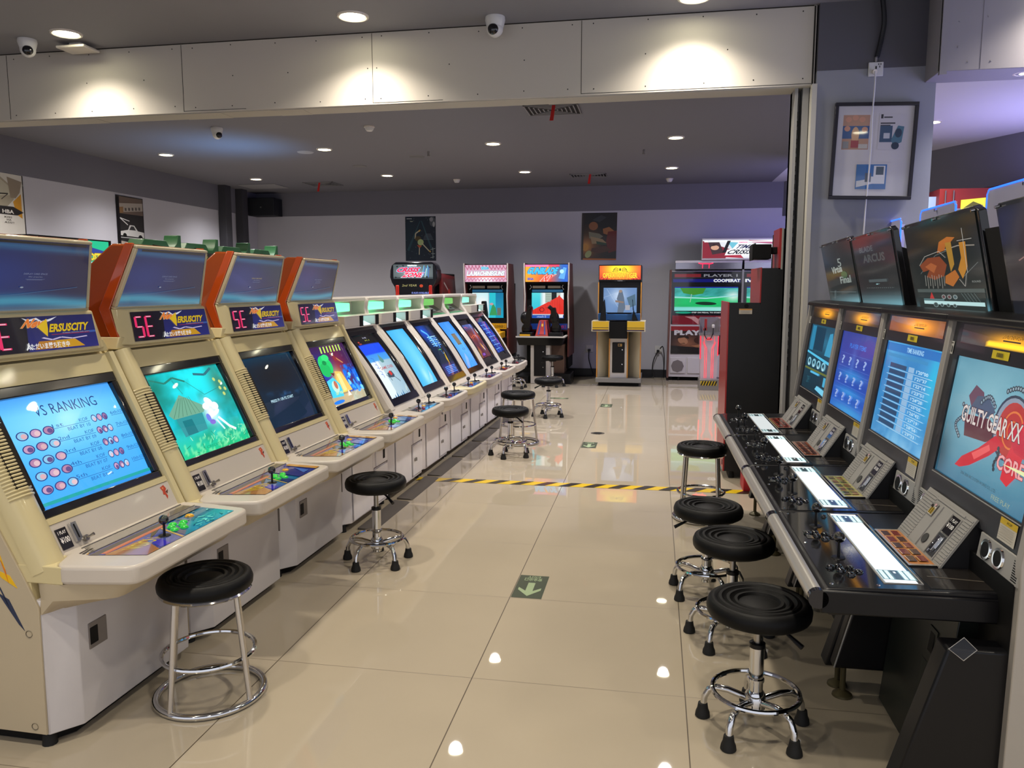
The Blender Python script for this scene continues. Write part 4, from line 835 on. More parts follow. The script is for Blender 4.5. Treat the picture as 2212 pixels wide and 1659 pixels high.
    da=Art(lambda u,v:mixc('262a34',bl,soft(u,v,.45,.4,.3,.7)),10,4); da.poly([(.3,0),(.6,0),(.66,1),(.42,1)],bl).poly([(.7,.1),(.95,.2),(.9,.6),(.75,.4)],'6a7280').line([(.62,.7),(.92,.1)],.05,'a8b0b8',.3).line([(.1,.2),(.3,.8)],.04,'8a3040',.3)
    da.build('deck_artwork',PRNG,t,quad((.235,.13,.6135),(.235,.60,.6135),(.105,.62,.6135),(.105,.20,.6135)),lay=.00025)
    obj('card_tray',lambda:G().poly([(.02,.13,.6133),(.02,.58,.6133),(.10,.60,.6133),(.10,.14,.6133)]).tube([(.018,.12,.614),(.018,.6,.614)],.002,6,1).tube([(.018,.33,.614),(.10,.30,.614)],.003,6,1),[mat('smoky_green_tray','6a6a58',.08,coat=1),STEEL],t,key='wtray')
    joystick(t,.175,.245,.613,.062); joystick(t,.165,.525,.613,.062)
    RB=mat('dark_red_button','8a1c2c',.25,coat=.5); BB=mat('black_button','15151a',.2,coat=.6)
    for k,(bx,by) in enumerate(((.165,.295),(.185,.315),(.15,.325),(.205,.275))): button(t,bx,by,.613,RB if k%2 else BB,.012)
    for k,(bx,by) in enumerate(((.165,.575),(.18,.60),(.15,.60))): button(t,bx,by,.613,BB,.012)
    if i in (0,2,4): button(t,.16,.41,.613,YELB,.017)
    door_base(t)
    tag(obj('floor_mat_strip',lambda:G().prism([(.075,0),(.19,0),(.17,.008),(.09,.012),(.075,.012)],.03,.69),mat('grey_rubber_mat','55504c',.5),None,key='wmat',loc=lrow(3.072+PW*i),rz=RZL),'grey floor strip at the foot of the %s white machine'%('first','second','third','fourth','fifth','sixth')[i],'floor strip','floor strips along the white machines')
    return t
for i in range(6): make_w(i)
tag(obj('floor_mat_strip',None,RUBBER,None,key='wmat',loc=lrow(3.072-PW),rz=RZL),'grey floor strip before the farthest beige machine','floor strip','floor strips along the white machines')
# ================================================================== right row of black machines
RZR=math.atan(.013)
def rrow(y): return (.48-math.sin(RZR)*y, 2.24+math.cos(RZR)*y, 0)
PR=.78
_m=math.hypot(.08,.585)
def MP(y,s,n): return (.465+.08*s/_m-n*.585/_m, y, .79+.585*s/_m+n*.08/_m)   # monitor plane, n towards the player
def ms(z): return (z-.79)*_m/.585
def la():   # nearest: logo screen
    def f(u,v):
        c=mixc('3f7c96','7fb4c4',soft(u,v,.45,.65,.5,.45)); c=mixc(c,'a8d0d8',.3*fb(u*5,v*5,1)); c=mixc(c,'1e3a46',.8*soft(u,v,0,.1,.12,.3)); return mixc(c,'2c6484',.5*max(0,1-v/.2))
    a=Art(f,26,22)
    a.poly([(.22,.70),(.28,.80),(.38,.76),(.42,.64),(.3,.58)],'6a4a5c').poly([(.22,.55),(.5,.58),(.62,.46),(.5,.40),(.26,.38)],'5c3038').poly([(.26,.60),(.32,.72),(.44,.74),(.54,.64),(.44,.56)],'4c5a70')
    for k in range(16):
        t_=k/15; a.ell(.18+.04*math.sin(t_*7),.62-.26*t_,.016,.020,'3a4450',8).ell(.18+.04*math.sin(t_*7),.62-.26*t_,.008,.010,'8fa4b0',8)
    for k in range(9): t_=k/8; a.ell(.38+.15*t_,.68+.06*math.sin(t_*3.1),.015,.022,'3c4854',8).ell(.38+.15*t_,.68+.06*math.sin(t_*3.1),.007,.012,'94a8b4',8)
    for k in range(10): t_=k/9; a.ell(.62+.2*t_,.82+.04*math.sin(t_*3.1),.015,.022,'34404c',8).ell(.62+.2*t_,.82+.04*math.sin(t_*3.1),.007,.012,'94a8b4',8)
    a.ell(.72,.57,.17,.24,'343e50',26).ell(.72,.57,.155,.22,'8c98a8',26).ell(.73,.56,.135,.20,'b4342c',24).ell(.74,.56,.095,.14,'e07838',24).ell(.74,.56,.085,.125,'b8342c',24).ell(.74,.56,.05,.07,'d86a30',20).ell(.74,.56,.04,.058,'b02c28',20)
    a.poly([(.24,.13),(.30,.22),(.46,.34),(.60,.48),(.70,.44),(.58,.32),(.40,.18),(.30,.13)],'c82434').poly([(.99,.99),(1,.86),(.90,.52),(.86,.26),(.80,.17),(.73,.20),(.735,.34),(.78,.52),(.86,.78)],'d42a38').poly([(.70,.55),(.80,.60),(1,.48),(1,.38),(.80,.42)],'c42434').poly([(.40,.28),(.56,.40),(.58,.36),(.44,.24)],'e85a5c')
    for k in range(7): a.ell(.655+.012*math.sin(k),.40-.026*k,.013,.018,'2c3844',8)
    a.text('GUILTY GEAR XX',.20,.49,.83,.625,'e0d4cc',bold=.015,out='502830',ow=.03)
    a.text('CORE',.67,.26,.92,.37,'f0a8a8',bold=.02,out='a03444',ow=.035).poly([(.72,.31),(.93,.295),(.97,.31),(.93,.325)],'e8f0b0')
    a.text('2006 2008 ARC SYSTEM WORKS CO., LTD.',.33,.085,.72,.112,'1c3844').text('FREE PLAY',.69,.035,.87,.07,'98a890'); return a
def lc():
    def f(u,v):
        c=mixc('1f6fb4','58b4ec',fb(u*4,v*4,3)); c=mixc(c,'20c0e8',.8*soft(u,v,.92,.7,.08,.3)); return mixc(c,'9cd4f4',.5*max(0,1-v/.3)*fb(u*12,v*7,5)*2)
    a=Art(f,24,22); a.rect(0,.90,1,.985,'2470c0').text('TIME RANKING',.40,.915,.70,.965,'a8d8f8',bold=.02).rect(.05,.84,.8,.875,'3a8cc4')
    for k in range(10):
        y=.77-.067*k; a.rect(.14,y-.038,.46,y+.008,'2c4c70').rect(.1,y-.052,.92,y-.047,'bce0f4').rect(.50,y-.04,.60,y+.012,'94bce0').text('%d\'%02d"%02d'%(1,20+k,(k*37)%60),.64,y-.032,.84,y+.002,'c0e4f8',bold=.02)
    return a
def lb():
    def f(u,v):
        c=mixc('2456c0','2a3c98',v); c=mixc(c,'3098e0',.9*soft(u,v,.5,.47,.35,.06)); c=mixc(c,'38a8ec',.8*soft(u,v,.5,.25,.4,.05)); c=mixc(c,'48b0e8',.8*soft(u,v,.6,.02,.6,.09)); return mixc(c,'5a8ae0',.5*soft(u,v,.45,.62,.05,.2))
    a=Art(f,22,24); a.text('PLAYER ITEMS',.28,.80,.74,.86,'2c7ce4',bold=.02)
    for r in range(3):
        for k in range(4):
            x=.12+.21*k; y=.58-.23*r; a.text('?',x,y,x+.075,y+.11,'9cb4e8',bold=.02)
        a.line([(.06,.72-.23*r),(.94,.72-.23*r)],.003,'5a74c8').line([(.06,.55-.23*r),(.94,.55-.23*r)],.003,'5a74c8')
    return a
def lda():
    a=Art(lambda u,v:mixc(mixc('123240','1f5068',v),'2c8cb4',.6*soft(u,v,.5,.75,.7,.12)),12,14)
    a.rect(.22,.62,.60,.97,'123c54').rect(.05,.6,.2,.98,'2c88b0').poly([(.70,.58),(.78,.9),(.88,.92),(.98,.58)],'3a9cc4').poly([(0,.55),(1,.46),(1,.50),(0,.58)],'58c8f0').rect(.02,.30,.98,.33,'6a7438')
    for k in range(4): x=.16+.2*k; a.ell(x,.42,.07,.065,'8fd0e4',14).ell(x,.42,.04,.04,'1c4a5c',12).poly([(x-.03,.36),(x+.03,.36),(x,.42)],'bce4f0')
    a.rect(.3,.265,.66,.295,'5cc0ec').poly([(.6,.06),(.95,.02),(.98,.1),(.66,.12)],'7ad4f4').rect(.86,.15,.94,.28,'4ab0d8').text('2P',.2,.1,.3,.2,'2c6070'); return a
def bb_c():
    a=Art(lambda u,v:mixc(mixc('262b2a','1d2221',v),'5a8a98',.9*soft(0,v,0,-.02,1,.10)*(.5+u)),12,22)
    a.line([(.15,.42),(.42,.62),(.62,.66)],.006,'6a706e').line([(.75,.36),(.95,.5)],.005,'6a706e').line([(.52,.66),(.74,.69),(.94,.67)],.012,'8c8478')
    a.poly([(.45,.64),(.5,.76),(.62,.80),(.72,.78),(.66,.74),(.6,.74),(.56,.66)],'a8602c').poly([(.58,.74),(.66,.74),(.66,.5),(.60,.42)],'a07830').poly([(.76,.72),(.84,.72),(.82,.46),(.74,.34),(.70,.44),(.76,.56)],'b0782c').line([(.82,.86),(.81,.40)],.006,'a8a49c').line([(.74,.74),(.92,.74)],.006,'a8a49c')
    a.poly([(.16,.52),(.3,.60),(.48,.6),(.56,.5),(.5,.38),(.36,.34),(.24,.38),(.3,.46),(.2,.44)],'7c4028').poly([(.24,.5),(.34,.54),(.42,.5),(.36,.42)],'a05a34').poly([(.52,.38),(.66,.44),(.7,.36),(.6,.26),(.5,.3)],'a8642c')
    for k in range(9): x=.22+.035*k; a.line([(x,.40-.01*(k%3)),(x-.01,.27-.03*(k%2))],.006,'94928a')
    a.line([(.16,.52),(.26,.62),(.48,.66),(.56,.58)],.006,'a09c94').line([(.7,.34),(.76,.26),(.8,.4)],.006,'a09c94')
    a.rect(.06,.195,.98,.235,'4a5452').rect(.06,.0,.98,.19,'27302f').rect(.14,.055,.96,.095,'b8dcdc').rect(.14,.10,.45,.12,'58787a').poly([(.24,.12),(.28,.2),(.31,.12)],'b03434')
    for k in range(3): a.ell(.45+.08*k,.145,.03,.026,'8a9492',12).ell(.45+.08*k,.145,.02,.018,'5c3c40' if k<2 else '4c6064',12)
    for k in range(4): a.ell(.32+.09*k,.05,.024 if k else .036,.02 if k else .03,'7c8e8e',12).ell(.32+.09*k,.05,.016 if k else .028,.013 if k else .024,'3c4c4c',12)
    for k in range(5): a.line([(.70+.04*k,.19),(.76+.04*k,.1)],.004,'6a7c7c')
    a.text('ROUND',.86,.30,.96,.32,'8c908c'); return a
def bb_a():
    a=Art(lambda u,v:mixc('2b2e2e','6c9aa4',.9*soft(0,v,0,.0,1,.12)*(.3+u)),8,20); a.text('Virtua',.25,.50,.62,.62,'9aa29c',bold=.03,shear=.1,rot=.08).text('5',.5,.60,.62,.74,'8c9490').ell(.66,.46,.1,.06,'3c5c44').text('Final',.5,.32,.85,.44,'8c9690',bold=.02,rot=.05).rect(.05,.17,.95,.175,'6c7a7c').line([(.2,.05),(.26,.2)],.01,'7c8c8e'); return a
def bb_b():
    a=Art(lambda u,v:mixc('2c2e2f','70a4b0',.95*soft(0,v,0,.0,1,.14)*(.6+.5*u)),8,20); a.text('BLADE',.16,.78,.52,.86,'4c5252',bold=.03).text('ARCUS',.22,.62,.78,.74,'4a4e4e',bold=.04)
    for k in range(14): x=.2+.05*k; a.rect(x,.24,x+.02,.25,'5c6464')
    a.rect(.3,.33,.75,.37,'4c5658').ell(.5,.30,.03,.008,'90b8bc'); return a
def bb_d():
    def f(u,v):
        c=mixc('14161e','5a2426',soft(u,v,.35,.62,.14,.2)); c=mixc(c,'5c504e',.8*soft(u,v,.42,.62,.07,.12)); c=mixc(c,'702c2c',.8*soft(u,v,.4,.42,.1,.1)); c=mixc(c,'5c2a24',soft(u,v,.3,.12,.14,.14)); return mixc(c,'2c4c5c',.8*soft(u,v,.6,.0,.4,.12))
    a=Art(f,26,36); a.line([(.36,.84),(.37,.6)],.008,'6c6466').line([(.12,.5),(.3,.6),(.42,.66)],.012,'7a5c58').line([(.16,.3),(.2,.5)],.008,'6a4440'); return a
ML=['nearest black machine, red chained logo on its large monitor','second black machine with the time ranking list on screen','third black machine with rows of question marks on a blue screen','farthest black machine of the right row, dark teal screen']
BBL=[(bb_d,-.25,.487),(bb_c,.655,1.385),(bb_b,1.58,2.235),(bb_a,2.31,2.975)]
def make_l(i):
    t=thing('flat_screen_arcade_cabinet',ML[i],'arcade cabinet',rrow(PR*i),RZR,'black machines of the right row')
    W=.765
    # base
    obj('base_cabinet',lambda:G().prism([(.35,.02),(.40,.56),(.95,.56),(.95,.02)],.10,.62),mat('black_green_steel','1c201c',.35),t,key='lbase',bevel=.003)
    obj('base_rear',lambda:G().box(.45,1.0,-.085,.69,.02,.72),BLKM,t,key='lrear')
    d=obj('cash_door',lambda:G().hexa([(.352,.14,.03),(.365,.14,.03),(.365,.31,.03),(.352,.31,.03),(.378,.14,.335),(.392,.14,.335),(.392,.31,.335),(.378,.31,.335)]),mat('black_green_steel2','20241f',.3),t,key='ldoor',bevel=.003)
    obj('round_lock',lambda:G().lathe([(.0005,-.012),(.008,-.011),(.010,0)],(.364,.262,.19),14,0,'x'),CHROME,d,key='llock')
    obj('coin_return',lambda:G().hexa([(.378,.215,.36),(.39,.215,.36),(.39,.28,.36),(.378,.28,.36),(.386,.215,.45),(.40,.215,.45),(.40,.28,.45),(.386,.28,.45)]).hexa([(.376,.23,.375),(.39,.23,.375),(.39,.265,.375),(.376,.265,.375),(.384,.23,.435),(.40,.23,.435),(.40,.265,.435),(.384,.265,.435)],1),[_M['black_green_steel2'],BLKM],t,key='lret')
    def pod(y0,y1,zb):
        P=[(.165+zb*.22,zb),(.30,.565),(.5,.565),(.45,zb)]
        return lambda:G().prism(P,y0,y1)
    obj('side_pod',pod(.625,.685,.115),BLACK,t,key='lpod1',bevel=.012,seg=3); obj('side_pod',lambda:G().prism([(.178,.09),(.303,.535),(.5,.535),(.45,.09)],-.085,-.005),BLACK,t,key='lpod2',bevel=.008,seg=3)
    obj('pod_trim',lambda:G().tube([(.195,.624,.12),(.302,.624,.55)],.003,6),ALUP,t,key='lpt')
    for y in (.655,-.045): obj('levelling_foot',lambda:G().cyl((0,0,.02),(0,0,.13),.010,10).lathe([(.001,.024),(.012,.022),(.034,.008),(.036,0),(.001,0)],(0,0,0),20),mat('dull_brass_foot','5a5238',.5,metal=.5),t,key='lfoot',loc=(.235,y,0))
    # deck
    obj('control_deck',lambda:G().prism([(.0,.59),(-.012,.605),(-.012,.635),(.0,.647),(.02,.651),(.49,.664),(.49,.60),(.02,.572)],.0,W),mat('black_satin_deck','121215',.3,coat=.05,spec=.4),t,key='ldeck',bevel=.004)
    objs('deck_end_rail',[lambda:G().box(-.006,.47,-.012,.0,.58,.648),lambda:G().box(-.006,.47,W,W+.010,.58,.648)],BLACK,t,key='lrail',bevel=.005)
    obj('chrome_edge_rail',lambda:G().tube([(-.012,.012,.621),(-.012,W-.012,.621)],.026,18),mat('satin_chrome_rail','c4c1bc',.3,metal=.6),t,key='lchr')
    objs('rail_end_cap',[lambda:G().tube([(-.012,-.012,.621),(-.012,.012,.621)],.0275,18),lambda:G().tube([(-.012,W-.012,.621),(-.012,W+.010,.621)],.0275,18)],BLKG,t,key='lcap')
    dz=lambda x:.651+(x-.02)*.013/.47
    def DP(u,v,k): x=.02+.26*v; return Vector((x,.755-.745*u,dz(x)+.0025+k))
    p=obj('control_plate',lambda:G().hexa([(.016,.006,dz(.016)),(.286,.006,dz(.286)),(.286,.758,dz(.286)),(.016,.758,dz(.016)),(.016,.006,dz(.016)+.0022),(.286,.006,dz(.286)+.0022),(.286,.758,dz(.286)+.0022),(.016,.758,dz(.016)+.0022)]),mat('black_gloss_plate','141416',.10,coat=.8),t,key='lplate',label='glossy black control plate')
    obj('plate_screw',lambda:G().lathe([(.0005,.003),(.005,.002),(.006,0)],(.03,.03,dz(.03)+.002),8).lathe([(.0005,.003),(.005,.002),(.006,0)],(.03,.735,dz(.03)+.002),8).lathe([(.0005,.003),(.005,.002),(.006,0)],(.03,.40,dz(.03)+.002),8).lathe([(.0005,.003),(.005,.002),(.006,0)],(.155,.03,dz(.155)+.002),8),CHROME,p,key='lscr')
    la_=Art('f8ffff',1,1)
    for u0,u1 in ((.03,.145),(.855,.97)):
        la_.rect(u0,.0,u1,1,'5c7678')
        for a0,a1 in ((.05,.17),(.22,.33),(.64,.75),(.80,.95)): la_.rect(u0+.006,a0,u1-.006,a1,'d0ecec')
        la_.rect(u0+.003,.38,u1-.003,.60,'30383a').rect(u0+.02,.46,u0+.04,.53,'e0f0f0')
    la_.build('light_strip',art_mat('white_light_panel_%d'%(i==3),1.15 if i<3 else .75,.15,coat=.4),t,lambda u,v,k:Vector((.18+.092*v,.735-.685*u,dz(.22)+.0035+k*.6)),label='lit white strip with instruction boxes at both ends')
    obj('strip_border',lambda:G().tube([(.175,.045,dz(.18)+.003),(.277,.045,dz(.277)+.003),(.277,.74,dz(.277)+.003),(.175,.74,dz(.18)+.003)],.002,6,closed=True),ALUP,t,key='lsb')
    for jy in (.585,.255):
        joystick(t,.10,jy,dz(.1)+.002,.066,'L')
        BB=mat('clear_black_button','0a0a0c',.08,coat=1)
        for k,(dx,dy) in enumerate(((-.02,-.085),(.01,-.095),(.028,-.125),(-.045,-.095),(-.02,-.12),(.0,-.15))): button(t,.10+dx,jy+dy,dz(.1)+.002,BB,.0135)
    button(t,.15,.70,dz(.15)+.002,BB,.010)
    pl=Art('5a5c5c',1,1); pl.line([(.2,.2),(.8,.8)],.1,'8a8c8c').line([(.2,.8),(.7,.2)],.1,'8a8c8c'); pl.build('small_plate',PRNG,t,lambda u,v,k:Vector((.045+.02*v,.53-.09*u,dz(.05)+.0035+k)))
    obj('deck_rear_glass',lambda:G().poly([(.29,.02,dz(.29)+.001),(.46,.02,dz(.46)+.001),(.46,.185,dz(.46)+.001),(.29,.185,dz(.29)+.001)]).poly([(.31,.12,dz(.31)+.0016),(.45,.09,dz(.45)+.0016),(.45,.082,dz(.45)+.0016),(.31,.112,dz(.31)+.0016)],1),[mat('dark_smoky_plate','24211f',.12,coat=.4),mat('paper_strip','4c463e',.4)],t,key='lrg')
    # instruction card on the deck and the coin box
    c=Art('9a9287',1,1); rr=random.Random(i+4); cc=[('c88448','7a2c20','e0b070'),('c8c070','8a4a30','8ab060'),('a85a40','4a1c18','d0a890'),('a83c30','601414','d08070')][i]
    c.rect(.03,.06,.97,.94,cc[0])
    for rx in range(5):
        for ry in range(2): c.rect(.06+.18*rx,.12+.38*ry,.20+.18*rx,.44+.38*ry,cc[1] if (rx+ry)%2 else '503024').rect(.06+.18*rx,.12+.38*ry,.20+.18*rx,.16+.38*ry,cc[2])
    if i==1:
        for k in range(12): c.line([(.05+k*.078,.08),(.12+k*.07,.92)],.03,('7a9a48','d8c878')[k%2],2)
    def CP(u,v,k): x=.285+.08*v; return Vector((x,.555-.36*u,dz(x)+.006+k))
    c.build('instruction_card',PRNG,t,CP,thick=.006,lay=.0003)
    cb=obj('coin_box',lambda:G().prism([(.368,.655),(.462,.805),(.50,.80),(.50,.655)],.195,.572),mat('coin_box_black','17171a',.4),t,key='lcoin',bevel=.003,label='coin box with a ribbed silver face')
    L_=math.hypot(.094,.15)
    def FP(y,s,n): return (.368+.094*s/L_-n*.15/L_, y, .655+.15*s/L_+n*.094/L_)
    def gf():
        g=G().mbox(FP,.190,.577,-.006,L_+.008,-.002,.004)
        for k in range(17):
            s=.006+k*.0102; g.mbox(FP,.195,.245,s,s+.005,.004,.0065).mbox(FP,.478,.572,s,s+.005,.004,.0065)
        g.mbox(FP,.25,.255,.01,L_-.02,.004,.008).mbox(FP,.322,.327,.01,L_-.02,.004,.008).mbox(FP,.40,.405,.01,L_-.02,.004,.008).mbox(FP,.25,.475,L_-.01,L_-.004,.004,.008)
        return g
    f_=obj('ribbed_face',gf,ALUP,cb,key='lface')
    q=lambda y0,y1,s0,s1,n:quad(FP(y0,s0,n),FP(y1,s0,n),FP(y1,s1,n),FP(y0,s1,n))
    pa=Art('151416',1,1); pa.text('1 PLAY',.1,.68,.9,.86,'dcdad8',bold=.03).text('¥100',.08,.32,.92,.58,'e4e2e0',bold=.03)
    pa.build('price_plate',PRNG,cb,q(.312,.255,.095,.155,.0085)); obj('coin_mech',lambda:G().mbox(FP,.257,.318,.015,.09,.004,.008).mbox(FP,.272,.29,.03,.082,.008,.018,1).mbox(FP,.295,.300,.02,.06,.008,.015,1).mbox(FP,.265,.272,.04,.085,.008,.012,1),[mat('dark_coin_plate','34363a',.35),CHROME],cb,key='lmech',bevel=.0015)
    obj('speaker_oval',lambda:G().tube([FP(.375,.045,.0042),FP(.375,.045,.0075)],.017,20),mat('dark_oval','3c3c3c',.6),cb,key='loval')
    st=Art('8a8883',1,1); st.rect(.1,.05,.9,.75,'d8d0c0').rect(.15,.1,.45,.6,'a88c28').rect(.5,.1,.85,.6,'a88c28').rect(.3,.1,.35,.7,'1c1814').rect(.66,.1,.72,.7,'1c1814').ell(.7,.85,.16,.1,'c8a0a4').ell(.3,.7,.2,.12,'2a2422'); st.build('warning_sticker',PRN,cb,q(.475,.432,.11,.155,.0075))
    # monitor
    obj('monitor_body',lambda:G().mbox(MP,-.10,.70,-.06,_m+.01,-.16,-.012),BLACK,t,key='lmon')
    def gb():
        g=G(); S0,S1=ms(.873),ms(1.262)
        g.mbox(MP,-.075,.688,ms(.792),S0,-.014,.0).mbox(MP,-.075,.688,S1,ms(1.375),-.014,.0).mbox(MP,-.075,-.042,S0,S1,-.014,.0).mbox(MP,.602,.688,S0,S1,-.014,.0); return g
    obj('monitor_bezel',gb,mat('navy_black_bezel','15161c',.3,coat=.2),t,key='lbez')
    a=(la,lc,lb,lda)[i](); a.build('screen',LCD,t,quad(MP(.602,ms(.873),-.006),MP(-.042,ms(.873),-.006),MP(-.042,ms(1.262),-.006),MP(.602,ms(1.262),-.006)),label=['grey blue screen with a red chained logo','light blue ranking list screen','deep blue item screen','dark teal selection screen'][i])
    obj('aluminium_strip',lambda:G().mbox(MP,-.045,.602,ms(.866),ms(.8685),.0,.003),ALUP,t,key='lalu')
    obj('side_pillar',lambda:G().prism([(.445,.02),(.455,.72),(.452,.78),(.532,1.385),(.60,1.385),(.60,.02)],-.112,-.078).prism([(.447,.02),(.457,.78),(.537,1.37),(.57,1.37),(.57,.02)],-.078,-.070),ALUL,t,key='lpil1',bevel=.003)
    obj('side_pillar',lambda:G().prism([(.450,.785),(.530,1.385),(.60,1.385),(.55,.785)],.688,.70).prism([(.50,.02),(.50,.785),(.6,.785),(.6,.02)],.67,.70),ALUL,t,key='lpil2',bevel=.003)
    obj('top_cap',lambda:G().prism([(.515,1.375),(.52,1.395),(.56,1.405),(.85,1.41),(.85,1.375)],-.095,.69),BLACK,t,key='lcap2',bevel=.005)
    # amber sign
    def am(u,v):
        c=mixc((.05,.04,.03),'f0a020',soft(u,v,.58,.5,.30,.55)*1.1) if i!=0 else mixc((.06,.05,.04),'e09818',soft(u,v,.6,.4,.3,.4))
        if i==1: c=mixc(c,'e07828',.35)
        if i==0 and abs(v-.22)<.13 and u>.32: c=mixc(c,'ffc820',.9)
        return c
    s=Art(am,26,8); s.text('LINDBERGH',.50,.52,.70,.70,'3a2a14',shear=.2).rect(.50,.38,.68,.45,'2a1e10'); s.build('amber_sign',art_mat('amber_sign_face',1.5,.2,coat=.4),t,quad(MP(.60,ms(1.305),.001),MP(-.02,ms(1.305),.001),MP(-.02,ms(1.366),.001),MP(.60,ms(1.366),.001)),label='glowing amber sign strip above the monitor')
    ys=Art('d8c41e',1,1); 
    for k in range(5): ys.rect(.28+.09*k,.25,.33+.09*k,.75,'5a5214')
    ys.build('yellow_sticker',PRN,t,quad(MP(.345,ms(1.275),.0012),MP(.232,ms(1.275),.0012),MP(.232,ms(1.300),.0012),MP(.345,ms(1.300),.0012)))
    wst=Art('c4c2bc',1,1); wst.rect(.3,.82,.85,.92,'5a5854').rect(.1,.62,.6,.68,'6a6864').rect(.1,.46,.5,.5,'6a6864').rect(.75,.15,.92,.65,'3c3a38').rect(.1,.2,.6,.24,'6a6864'); wst.build('white_sticker',PRN,t,quad(MP(.690,ms(1.262),.0016),MP(.645,ms(1.262),.0016),MP(.645,ms(1.305),.0016),MP(.690,ms(1.305),.0016)))
    ic=Art('c4beb0',1,1); ic.rect(0,.72,1,1,'c8a818').text('POP',.4,.8,.7,.92,'5a4a10')
    for k in range(6): ic.rect(.08,.62-.1*k,.9,.64-.1*k,'9a9488')
    ic.build('caution_card',PRN,t,quad(MP(.065,ms(.800),.0016),MP(-.035,ms(.800),.0016),MP(-.035,ms(.862),.0016),MP(.065,ms(.862),.0016)))
    objs('speaker_bar',[lambda:G().mbox(MP,-.10,.155,-.075,.0,-.03,.004),lambda:G().mbox(MP,.52,.695,-.075,.0,-.03,.004)],ALUP,t,key='lspk',bevel=.003,label='silver grey speaker strip')
    for y in (.10,.022,.60): obj('chrome_speaker_ring',G().tube([MP(y,-.037,.004),MP(y,-.037,.009)],[.031,.0295],24),CHROME,t,key='lring%g'%y)
    for y in (.10,.022,.60): obj('speaker_hole',G().tube([MP(y,-.037,.0088),MP(y,-.037,.0098)],.022,24),BLKM,t,key='lhole%g'%y)
    for a0,a1 in ((-.09,-.06),(.635,.665)):
        g=G()
        for k in range(9): s_=-.066+.0065*k; g.mbox(MP,a0,a1,s_,s_+.003,.004,.0046)
        obj('vent_slots',g,BLKM,t,key='lvs%g'%a0)
    # billboard above, leaning forward
    fn,y0,y1=BBL[i]; y0-=PR*i; y1-=PR*i
    zt=1.755
    BL=Vector((.640,y1,1.392)); BR=Vector((.655,y0,1.392)); TR=Vector((.575,y0+.0,zt+.005)); TL=Vector((.562,y1,zt-.01))
    qf=quad(BL,BR,TR,TL)
    A=[qf(u,v,-.03) for u,v in ((0.03,0),(1,0),(1,.95),(.95,1),(.03,1),(0,.97),(0,.03))]; B=[qf(u,v,-.003) for u,v in ((0.03,0),(1,0),(1,.95),(.95,1),(.03,1),(0,.97),(0,.03))]
    b_=obj('billboard_panel',G().loft(A,B),mat('black_sign_back','131315',.25,coat=.5),t,bevel=.003,label='black sign board leaning forward above the monitor')
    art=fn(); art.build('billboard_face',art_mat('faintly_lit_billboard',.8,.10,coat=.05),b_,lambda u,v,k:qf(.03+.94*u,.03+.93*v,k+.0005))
    def gl():
        g=G(); 
        for k in ((0.02,.02),(.5,.015),(.97,.03),(.97,.96),(.5,.975),(.04,.97)): 
            g.tube([qf(k[0],k[1],.0),qf(k[0],k[1],.012)],[.006,.005],10)
        return g
    obj('standoff_screw',gl,CHROME,b_)
    obj('billboard_back_box',lambda:G().prism([(.665,1.40),(.60,1.68),(.78,1.62),(.85,1.40)],.05,.64),BLKM,t,key='lbbox')
    return t
for i in range(4): make_l(i)
# --- row behind, only the tops of its white sign boards with blue glowing rims show
LEDB=lamp_mat('blue_led_rim',(.10,.30,1.0),3.5); 
for k,(y0,y1,zt,x) in enumerate(((5.50,6.10,1.925,1.55),(4.56,5.12,1.935,1.55),(3.35,4.16,1.945,1.55))):
    t=thing('led_sign_board',('white sign board with a blue glowing rim, farthest behind the black row','middle white sign board with blue glowing rim behind the black row','large white sign board with blue glowing rim behind the nearest black machine')[k],'sign board',(x,0,0),0,'blue rimmed boards behind the black row')
    obj('board',G().hexa([(.0,y0+.03,1.45),(.03,y0+.03,1.45),(.03,y1-.03,1.45),(.0,y1-.03,1.45),(.0,y0+.03,zt-.035),(.03,y0+.03,zt-.035),(.03,y1-.03,zt-.035),(.0,y1-.03,zt-.035)]),mat('white_sign_back','c8c4d8',.5),t)
    obj('clear_plate',G().box(-.006,.0,y0,y1,1.45,zt),mat('blue_edge_acrylic',(.78,.77,.88),.08,coat=.3),t)
    obj('glowing_rim',G().tube([(-.004,y0,1.46),(-.004,y0,zt-.02),(-.004,y0+.02,zt),(-.004,y1-.02,zt),(-.004,y1,zt-.02),(-.004,y1,1.46)],.005,6),LEDB,t)
    obj('standoff_screw',G().cyl((-.02,(y0+y1)/2,zt-.02),(-.006,(y0+y1)/2,zt-.02),.008,10),CHROME,t)
    obj('stand_box',G().box(-.02,.5,y0,y1,.02,1.585),BLKM,t)
# red machine beyond, with a small yellow lit sign
t=thing('red_game_machine','red walled machine with a small yellow lit sign in the right hall','arcade cabinet',(0,0,0))
q_=lambda u,v:None
obj('red_body',G().box(2.95,4.7,9.2,9.6,0,2.52),mat('deep_red_panel','7a1c14',.5,var=.05),t)
obj('white_panel',G().box(2.72,2.95,9.3,9.5,0,2.45),mat('pale_blue_panel','8fa4c8',.6),t)
ya=Art('f0e040',1,1); ya.poly([(.1,.5),(.5,.85),(.95,.55),(.6,.6)],'5a5418').poly([(.1,.45),(.5,.15),(.95,.45),(.6,.4)],'5a5418').ell(.6,.5,.12,.1,'403a10'); ya.build('yellow_sign',SIGN,t,quad((3.16,9.19,2.22),(3.40,9.19,2.24),(3.40,9.19,2.42),(3.16,9.19,2.40)))
obj('thin_trim',G().box(3.0,3.01,9.185,9.2,2.1,2.5).box(3.08,3.09,9.185,9.2,2.1,2.5).box(3.16,3.42,9.17,9.2,2.12,2.20),STEEL,t)
